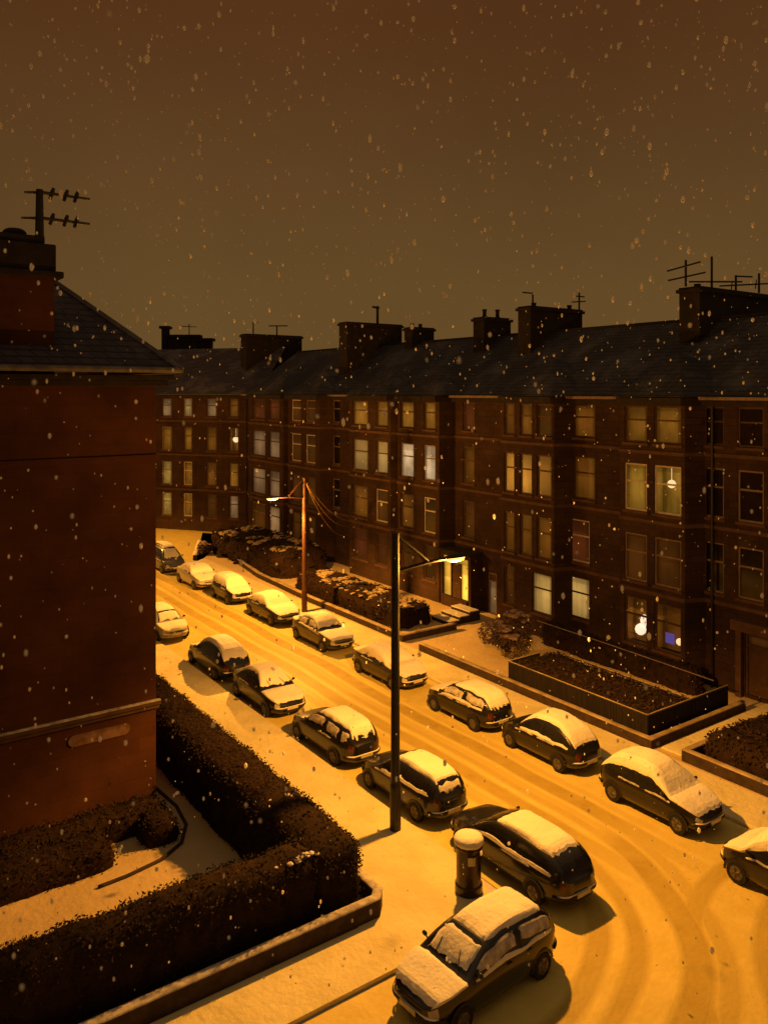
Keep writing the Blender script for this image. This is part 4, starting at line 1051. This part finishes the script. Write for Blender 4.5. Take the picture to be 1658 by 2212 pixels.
def car(label, style, loc, rz, colour, snows, plate=True, sc=1.0, side_frost=None, detail=1, thickness=.07):
    cr = Car(style, sc); root = thing('parked_car', loc, label, 'car', 'snow covered cars parked along the kerbs', rz)
    m = paint(colour, CP[colour])
    r0, r1, f1, f0 = cr.g; L = cr.L/2
    b = MB(); K = 12
    base = []
    for t in TS:
        i0 = len(b.v); base.append(i0)
        for k in range(K): b.v.append(tuple(cr.pt(t, k, 1)))
        for k in range(K-2, 0, -1): b.v.append(tuple(cr.pt(t, k, -1)))
    n = 2*K-2
    for i in range(len(base)-1):
        for j in range(n): b.f.append((base[i]+j, base[i]+(j+1)%n, base[i+1]+(j+1)%n, base[i+1]+j)); b.m.append(0)
    b.f.append(tuple(base[0]+j for j in reversed(range(n)))); b.m.append(0); b.f.append(tuple(base[-1]+j for j in range(n))); b.m.append(0)
    b.build('body', m, root, smooth=True, merge=.0005)
    # glass
    ws = .018
    g = patch(cr, f1+.012, f0-.03, 9.3, 11, 1, .006, 7, 4, mirror=True); g.build('windscreen', glass, root, smooth=True)
    g = patch(cr, r0+ (.03 if style != 'van' else .005), r1-.015, 9.3, 11, 1, .006, 6, 4, mirror=True); g.build('rear_window', glass, root, smooth=True)
    mid = (f1+r1)/2+.02
    spans = [(mid+.02, f0-.10), (r1*.93+.0 if style in ('estate','van') else r0+.12, mid-.02)]
    if style in ('estate','van'): spans = [(mid+.12, f0-.08), (mid-.34, mid+.09), (r0+.06, mid-.37)]
    for sd in (1,-1):
        for (a, c) in spans:
            g = patch(cr, a, c, 6.25, 8.2, sd, .006, 7, 3); gw = g.build('side_window', glass, root, smooth=True)
    # wheels
    wr_ = .30
    for ty in (-.60, .64):
        for sd in (1,-1):
            x = sd*(cr.W/2-.085)
            w = MB(); w.lathe((x,ty*L,wr_), [(wr_*.6,-.10),(wr_*.95,-.10),(wr_,-.06),(wr_,.06),(wr_*.95,.10),(wr_*.6,.10)], 24, axis='x'); wo = w.build('wheel', rubber, root)
            q = MB(); q.lathe((x+sd*.098,ty*L,wr_), [(wr_*.62,-.005 if sd>0 else .005),(wr_*.6,.008*sd),(wr_*.2,.012*sd),(wr_*.1,.02*sd)], 18, axis='x')
            for k in range(5):
                a = 2*PI*k/5; c, s_ = math.cos(a), math.sin(a)
                q.tube([(x+sd*.112,ty*L+c*.04,wr_+s_*.04),(x+sd*.108,ty*L+c*wr_*.55,wr_+s_*wr_*.55)], .022, 5)
            q.build('rim', rim_m, wo)
            ar = MB(); nA = 14; i0 = 0
            xa = sd*(cr.W/2+.004)
            for k in range(nA):
                a0, a1 = PI*k/nA-.12, PI*(k+1)/nA-.12
                for (ra, rb) in ((wr_+.0, wr_+.075),):
                    ar.quad((xa,ty*L+ra*math.cos(a0),wr_+ra*math.sin(a0)),(xa,ty*L+rb*math.cos(a0),wr_+rb*math.sin(a0)),(xa,ty*L+rb*math.cos(a1),wr_+rb*math.sin(a1)),(xa,ty*L+ra*math.cos(a1),wr_+ra*math.sin(a1)))
            ar.build('wheel_arch', plastic, root)
    # bumpers, lights, plates
    for e, nm in ((1,'front'),(-1,'rear')):
        bp = MB(); ol = [(-1,q_) for q_ in (.85,.90,.94,.965,.985)] + [(0,1.0)] + [(1,q_) for q_ in (.985,.965,.94,.90,.85)]
        pts = [((sg*cr.width(q_)+(0 if sg else 0))*1.0, e*(q_*L+.004), .45) for sg, q_ in ol]
        bp.tube(pts, .052, 8); bo = bp.build('bumper', plastic if colour != 'silver' else m, root, smooth=True)
        if plate:
            pm = MB(); yy = e*(L+.055); pm.box(-.25,.25,min(yy,yy+e*.012),max(yy,yy+e*.012),.42 if e>0 else .42,.53); pm.build('number_plate', plate_m, root)
        for sd in (1,-1):
            if e > 0:
                hl = patch(cr, .90, .972, 4.35 if style!='round' else 4.7, 5.9, sd, .008, 4, 4); hl.build('headlight', headl, root, smooth=True)
            else:
                tl = patch(cr, -.985, -.925, 4.1, 6.0, sd, .008, 4, 4); tl.build('tail_light', taill, root, smooth=True)
    gr = MB(); yy = L+.004
    gr.box(-.38,.38,yy-.05,yy+.01,.54,.60); gr.build('grille', plastic, root)
    for sd in (1,-1):
        p = cr.pt(f0-.10, 6.6, sd)
        mm = MB(); mm.ball((p.x+sd*.11, p.y, p.z+.07), .085, 2, (.9,.55,.7)); mm.tube([(p.x-sd*.01,p.y,p.z),(p.x+sd*.09,p.y,p.z+.05)], .02, 6); mm.build('door_mirror', plastic if detail < 2 else m, root, smooth=True)
        for t in (mid-.12, mid+.2 ):
            hp = cr.pt(t, 5.2, sd); hh = MB(); hh.tube([(hp.x+sd*.018,hp.y-.07,hp.z),(hp.x+sd*.018,hp.y+.07,hp.z)], .014, 6); hh.build('door_handle', plastic, root)
    if detail > 1:
        for sx in (-.32,.30):
            a = cr.pt(f0-.005, 10.2 if abs(sx) < .31 else 10.0, 1 if sx > 0 else -1); c = cr.pt(f1+.06, 10.4, 1 if sx > 0 else -1)
            wp = MB(); wp.tube([tuple(a+Vector((0,0,.06))), tuple((a+c)/2+Vector((.1,.02,.06)))], .010, 5); wp.build('wiper', plastic, root)
    # snow
    T = thickness*.85; sd_ = hash(label) % 97 if False else int(sum(ord(q) for q in label)) % 97
    for sn in snows:
        if sn == 'roof': p = patch(cr, r1-.05, f1+.0, 8.6, 11, 1, .0, 20, 10, thick=T*1.25, seed=sd_, mirror=True)
        elif sn == 'roofback': p = patch(cr, r0+.01, f1+.0, 8.55, 11, 1, .0, 22, 10, thick=T*1.3, seed=sd_, mirror=True)
        elif sn == 'roofall': p = patch(cr, r0+.03, f0-.05, 8.3, 11, 1, .0, 26, 10, thick=T*1.4, seed=sd_, mirror=True)
        elif sn == 'all': p = patch(cr, -.97, .95, 7.0, 11, 1, .0, 34, 12, thick=T*1.5, seed=sd_, mirror=True)
        elif sn == 'buried': p = patch(cr, -.975, .955, 6.15, 11, 1, .0, 34, 14, thick=T*1.5, seed=sd_, mirror=True)
        elif sn == 'screen': p = patch(cr, f1+.045, f0-.03, 9.2, 11, 1, .004, 12, 8, thick=T*.6, seed=sd_+3, mirror=True)
        elif sn == 'rear': p = patch(cr, r0+.02, r1-.06, 9.1, 11, 1, .004, 12, 8, thick=T*.55, seed=sd_+5, mirror=True)
        elif sn == 'hood': p = patch(cr, f0+.01, .955, 6.7, 11, 1, .0, 14, 10, thick=T*1.0, seed=sd_+7, mirror=True)
        elif sn == 'boot': p = patch(cr, -.97, r0-.01, 6.7, 11, 1, .0, 10, 10, thick=T*1.0, seed=sd_+9, mirror=True)
        elif sn in ('frostL','frostR'):
            s2 = -1 if sn == 'frostL' else 1
            for (a, c) in spans:
                fp = patch(cr, a+.02, c-.02, 6.35, 7.9, s2, .009, 8, 5, thick=.018, seed=sd_+11); fp.build('window_frost', snow_thin, root, smooth=True)
            continue
        elif sn in ('ledgeL','ledgeR'):
            s2 = -1 if sn == 'ledgeL' else 1
            p = patch(cr, r0+.1, f0-.05, 5.6, 6.35, s2, .0, 16, 4, thick=.03, seed=sd_+13)
        p.build('snow_cover', snow, root, smooth=True)
    # snow on the near bumper lip and a dusting along the doors
    for e in (1,-1):
        bs = MB(); pts = [((sg*cr.width(q_)), e*(q_*L+.006), .498) for sg, q_ in ol[1:-1]]
        bs.tube(pts, [.012]+[.03+.008*noise.noise(Vector((k_*1.3,sd_,0))) for k_ in range(len(pts)-2)]+[.012], 6); bs.build('bumper_snow', snow, root, smooth=True)
    for sd in (1,-1):
        for (a, c) in ((-.52,-.05),(.0,.52)):
            if noise.noise(Vector((sd_*1.1, a*3, sd*2))) < -.05: continue
            dp = patch(cr, a, c, 5.0, 5.75, sd, .0, 12, 3, thick=.022, seed=sd_+17+sd); dp.build('door_snow', snow_thin, root, smooth=True)
    # melted / shadowed skirt of slush round the sills is left to the ground
    return root
S_ = 0.0; NTH = 0.0; STH = PI     # nose towards +Y, nose towards -Y (towards the viewer)
XR, XL = 22.05, 16.05
# farther row, near end last
car('small black hatchback cut off by the right edge of the picture', 'mini', (21.25,11.15,0), NTH, 'black', ['all'], detail=2, thickness=.12)
car('rounded dark car wholly snowed over, second from the right in the farther row', 'round', (XR+.05,15.95,0), STH, 'black', ['all'], detail=2)
car('dark hatchback with a bulging snow covered back opposite the box hedge', 'round', (XR+.1,20.7,0), NTH, 'black', ['roofall','ledgeL'], detail=2)
car('black hatchback with frosted side windows and snowy bumper opposite the round mauve bush', 'hatch', (XR-.05,25.0,0), NTH, 'black', ['roofback','frostL','hood','ledgeL'], detail=2)
car('pale snow covered saloon half hidden behind the black lamp pole', 'saloon', (XR-.1,30.6,0), STH, 'charcoal', ['buried'])
car('silver saloon coated in snow nearest the red lamp post', 'saloon', (XR+.05,36.9,0), STH, 'olive', ['roofall','hood','boot','frostR','ledgeR'])
car('snowed over car with dark bonnet patches just left of the red lamp post foot', 'saloon', (XR+.05,42.6,0), STH, 'charcoal', ['buried'])
car('small car buried in a smooth cap of snow, third from the far end', 'mini', (XR-.1,48.0,0), STH, 'black', ['buried'])
car('pale saloon under snow with a dark wheel, second from the far end', 'saloon', (XR-.35,53.0,0), STH, 'pale', ['buried'])
car('small van with pale rear window at the far end beside the red gable', 'van', (XR-.4,58.9,0), STH, 'olive', ['roof','screen'])
# nearer row
car('pale faced car with snowy windscreen tucked against the red gable corner', 'hatch', (XL-.3,43.3,0), STH, 'silver', ['roof','screen','hood'])
car('black car with clean dark side and smooth snowy roof near the red gable corner', 'round', (XL-.1,36.3,0), NTH, 'black', ['roofall','hood'], detail=2, sc=1.14)
car('dark car in the nearer row facing the camera with snow on bonnet and windscreen', 'saloon', (XL-.1,31.2,0), STH, 'black', ['roofall','screen','hood'], detail=2)
car('black hatchback with pale frosted side windows and snowy roof midway along the hedge', 'estate', (XL-.05,25.8,0), NTH, 'black', ['roofback','frostL'], detail=2, sc=.95)
car('dark estate car with thick rounded roof snow directly behind the lamp pole', 'estate', (XL+.05,21.1,0), NTH, 'dark_blue', ['roof','rear','ledgeL'], detail=2, sc=.93)
car('large black hatchback with a clean dark tail and round rear lamps behind the postbox', 'hatch', (XL+.1,16.25,0), NTH, 'black', ['roof','ledgeL'], detail=2, sc=1.16)
car('black car turned side on in the foreground with snow on bonnet, windscreen and roof', 'hatch', (12.25,13.62,0), PI/2+.07, 'black', ['roof','screen','hood','frostL','ledgeL'], detail=2, sc=1.04)

# ------------------------------------------------------------------ falling snow
def flakes():
    b = MB(); rd = random.Random(99)
    bm = bmesh.new(); bmesh.ops.create_icosphere(bm, subdivisions=1, radius=1)
    vs = [v.co.copy() for v in bm.verts]; fs = [tuple(v.index for v in f.verts) for f in bm.faces]; bm.free()
    n = 0
    while n < 3700:
        t = (rd.random()**.6)*34+2.6
        k = rd.uniform(-.52,.52); h = rd.uniform(-.75,.50)
        x = (FW[0]+k*RT[0])*t; y = (FW[1]+k*RT[1])*t; z = EYE + h*t
        if z < .3: continue
        if z < 13.5 and rd.random() < .42: continue
        if t < 9 and z < 10 and rd.random() < .6: continue
        if y > 24.6 and x < 9.6 and z < 19: continue
        r = min(.04, .013*math.exp(rd.gauss(0,.5)), rd.uniform(1.6,4.8)*t/FPX)
        if rd.random() < (.13 if z > 15 else .03): r = min(.05, rd.uniform(3.0,5.2)*t/FPX)
        e = rd.uniform(1.1,2.2); i0 = len(b.v)
        for v in vs: b.v.append((x+v.x*r, y+v.y*r, z+v.z*r*e))
        for f in fs: b.f.append(tuple(i0+q for q in f)); b.m.append(0)
        n += 1
    m = bpy.data.materials.new('snowflake'); m.use_nodes = True; nt = m.node_tree; nt.nodes.clear()
    d = N(nt,'ShaderNodeBsdfDiffuse'); d.inputs[0].default_value = (.95,.93,.9,1); t_ = N(nt,'ShaderNodeBsdfTranslucent'); t_.inputs[0].default_value = (.95,.93,.9,1)
    a = N(nt,'ShaderNodeMixShader'); o = N(nt,'ShaderNodeOutputMaterial'); nt.links.new(d.outputs[0],a.inputs[1]); nt.links.new(t_.outputs[0],a.inputs[2]); tr = N(nt,'ShaderNodeBsdfTransparent'); a2 = N(nt,'ShaderNodeMixShader'); a2.inputs[0].default_value = .15; nt.links.new(a.outputs[0],a2.inputs[1]); nt.links.new(tr.outputs[0],a2.inputs[2]); nt.links.new(a2.outputs[0],o.inputs[0])
    ob = b.build('falling_snow', m, smooth=True); tag(ob, 'falling snowflakes drifting through the air over the street', 'snow', kind='stuff')
flakes()

# ------------------------------------------------------------------ sky glow
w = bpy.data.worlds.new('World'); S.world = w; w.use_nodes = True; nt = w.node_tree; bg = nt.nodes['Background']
tc = N(nt,'ShaderNodeTexCoord'); sp = N(nt,'ShaderNodeSeparateXYZ'); nt.links.new(tc.outputs['Generated'], sp.inputs[0])
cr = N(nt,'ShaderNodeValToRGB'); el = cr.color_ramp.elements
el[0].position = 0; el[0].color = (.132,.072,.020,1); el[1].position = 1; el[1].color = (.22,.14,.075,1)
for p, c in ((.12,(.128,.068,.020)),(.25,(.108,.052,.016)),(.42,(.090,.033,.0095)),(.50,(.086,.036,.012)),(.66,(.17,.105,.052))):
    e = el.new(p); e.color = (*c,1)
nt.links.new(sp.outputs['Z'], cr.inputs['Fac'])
nz = N(nt,'ShaderNodeTexNoise'); nz.inputs['Scale'].default_value = 2.2; nz.inputs['Detail'].default_value = 5; nt.links.new(tc.outputs['Generated'], nz.inputs['Vector'])
mr = N(nt,'ShaderNodeMapRange'); mr.inputs['From Min'].default_value = .3; mr.inputs['From Max'].default_value = .7; mr.inputs['To Min'].default_value = .88; mr.inputs['To Max'].default_value = 1.1
nt.links.new(nz.outputs['Fac'], mr.inputs['Value'])
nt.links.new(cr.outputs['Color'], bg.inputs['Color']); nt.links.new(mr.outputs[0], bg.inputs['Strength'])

# ------------------------------------------------------------------ camera
cam = bpy.data.cameras.new('camera'); co = bpy.data.objects.new('camera', cam); C.objects.link(co)
co.location = (0,0,EYE); co.rotation_euler = (PI/2, 0, -TH)
cam.sensor_fit = 'VERTICAL'; cam.sensor_height = 36; cam.lens = 36*FPX/2212
cam.shift_y = -(1106-HYP)/2212; cam.dof.use_dof = True; cam.dof.focus_distance = 32; cam.dof.aperture_fstop = 1.6; cam.clip_end = 2000; cam.clip_start = .1
S.camera = co
S.view_settings.view_transform = 'Standard'; S.view_settings.look = 'None'; S.view_settings.exposure = 0; S.view_settings.gamma = 1
S.cycles.use_denoising = True
S.cycles.max_bounces = 6; S.cycles.diffuse_bounces = 3; S.cycles.sample_clamp_indirect = 3
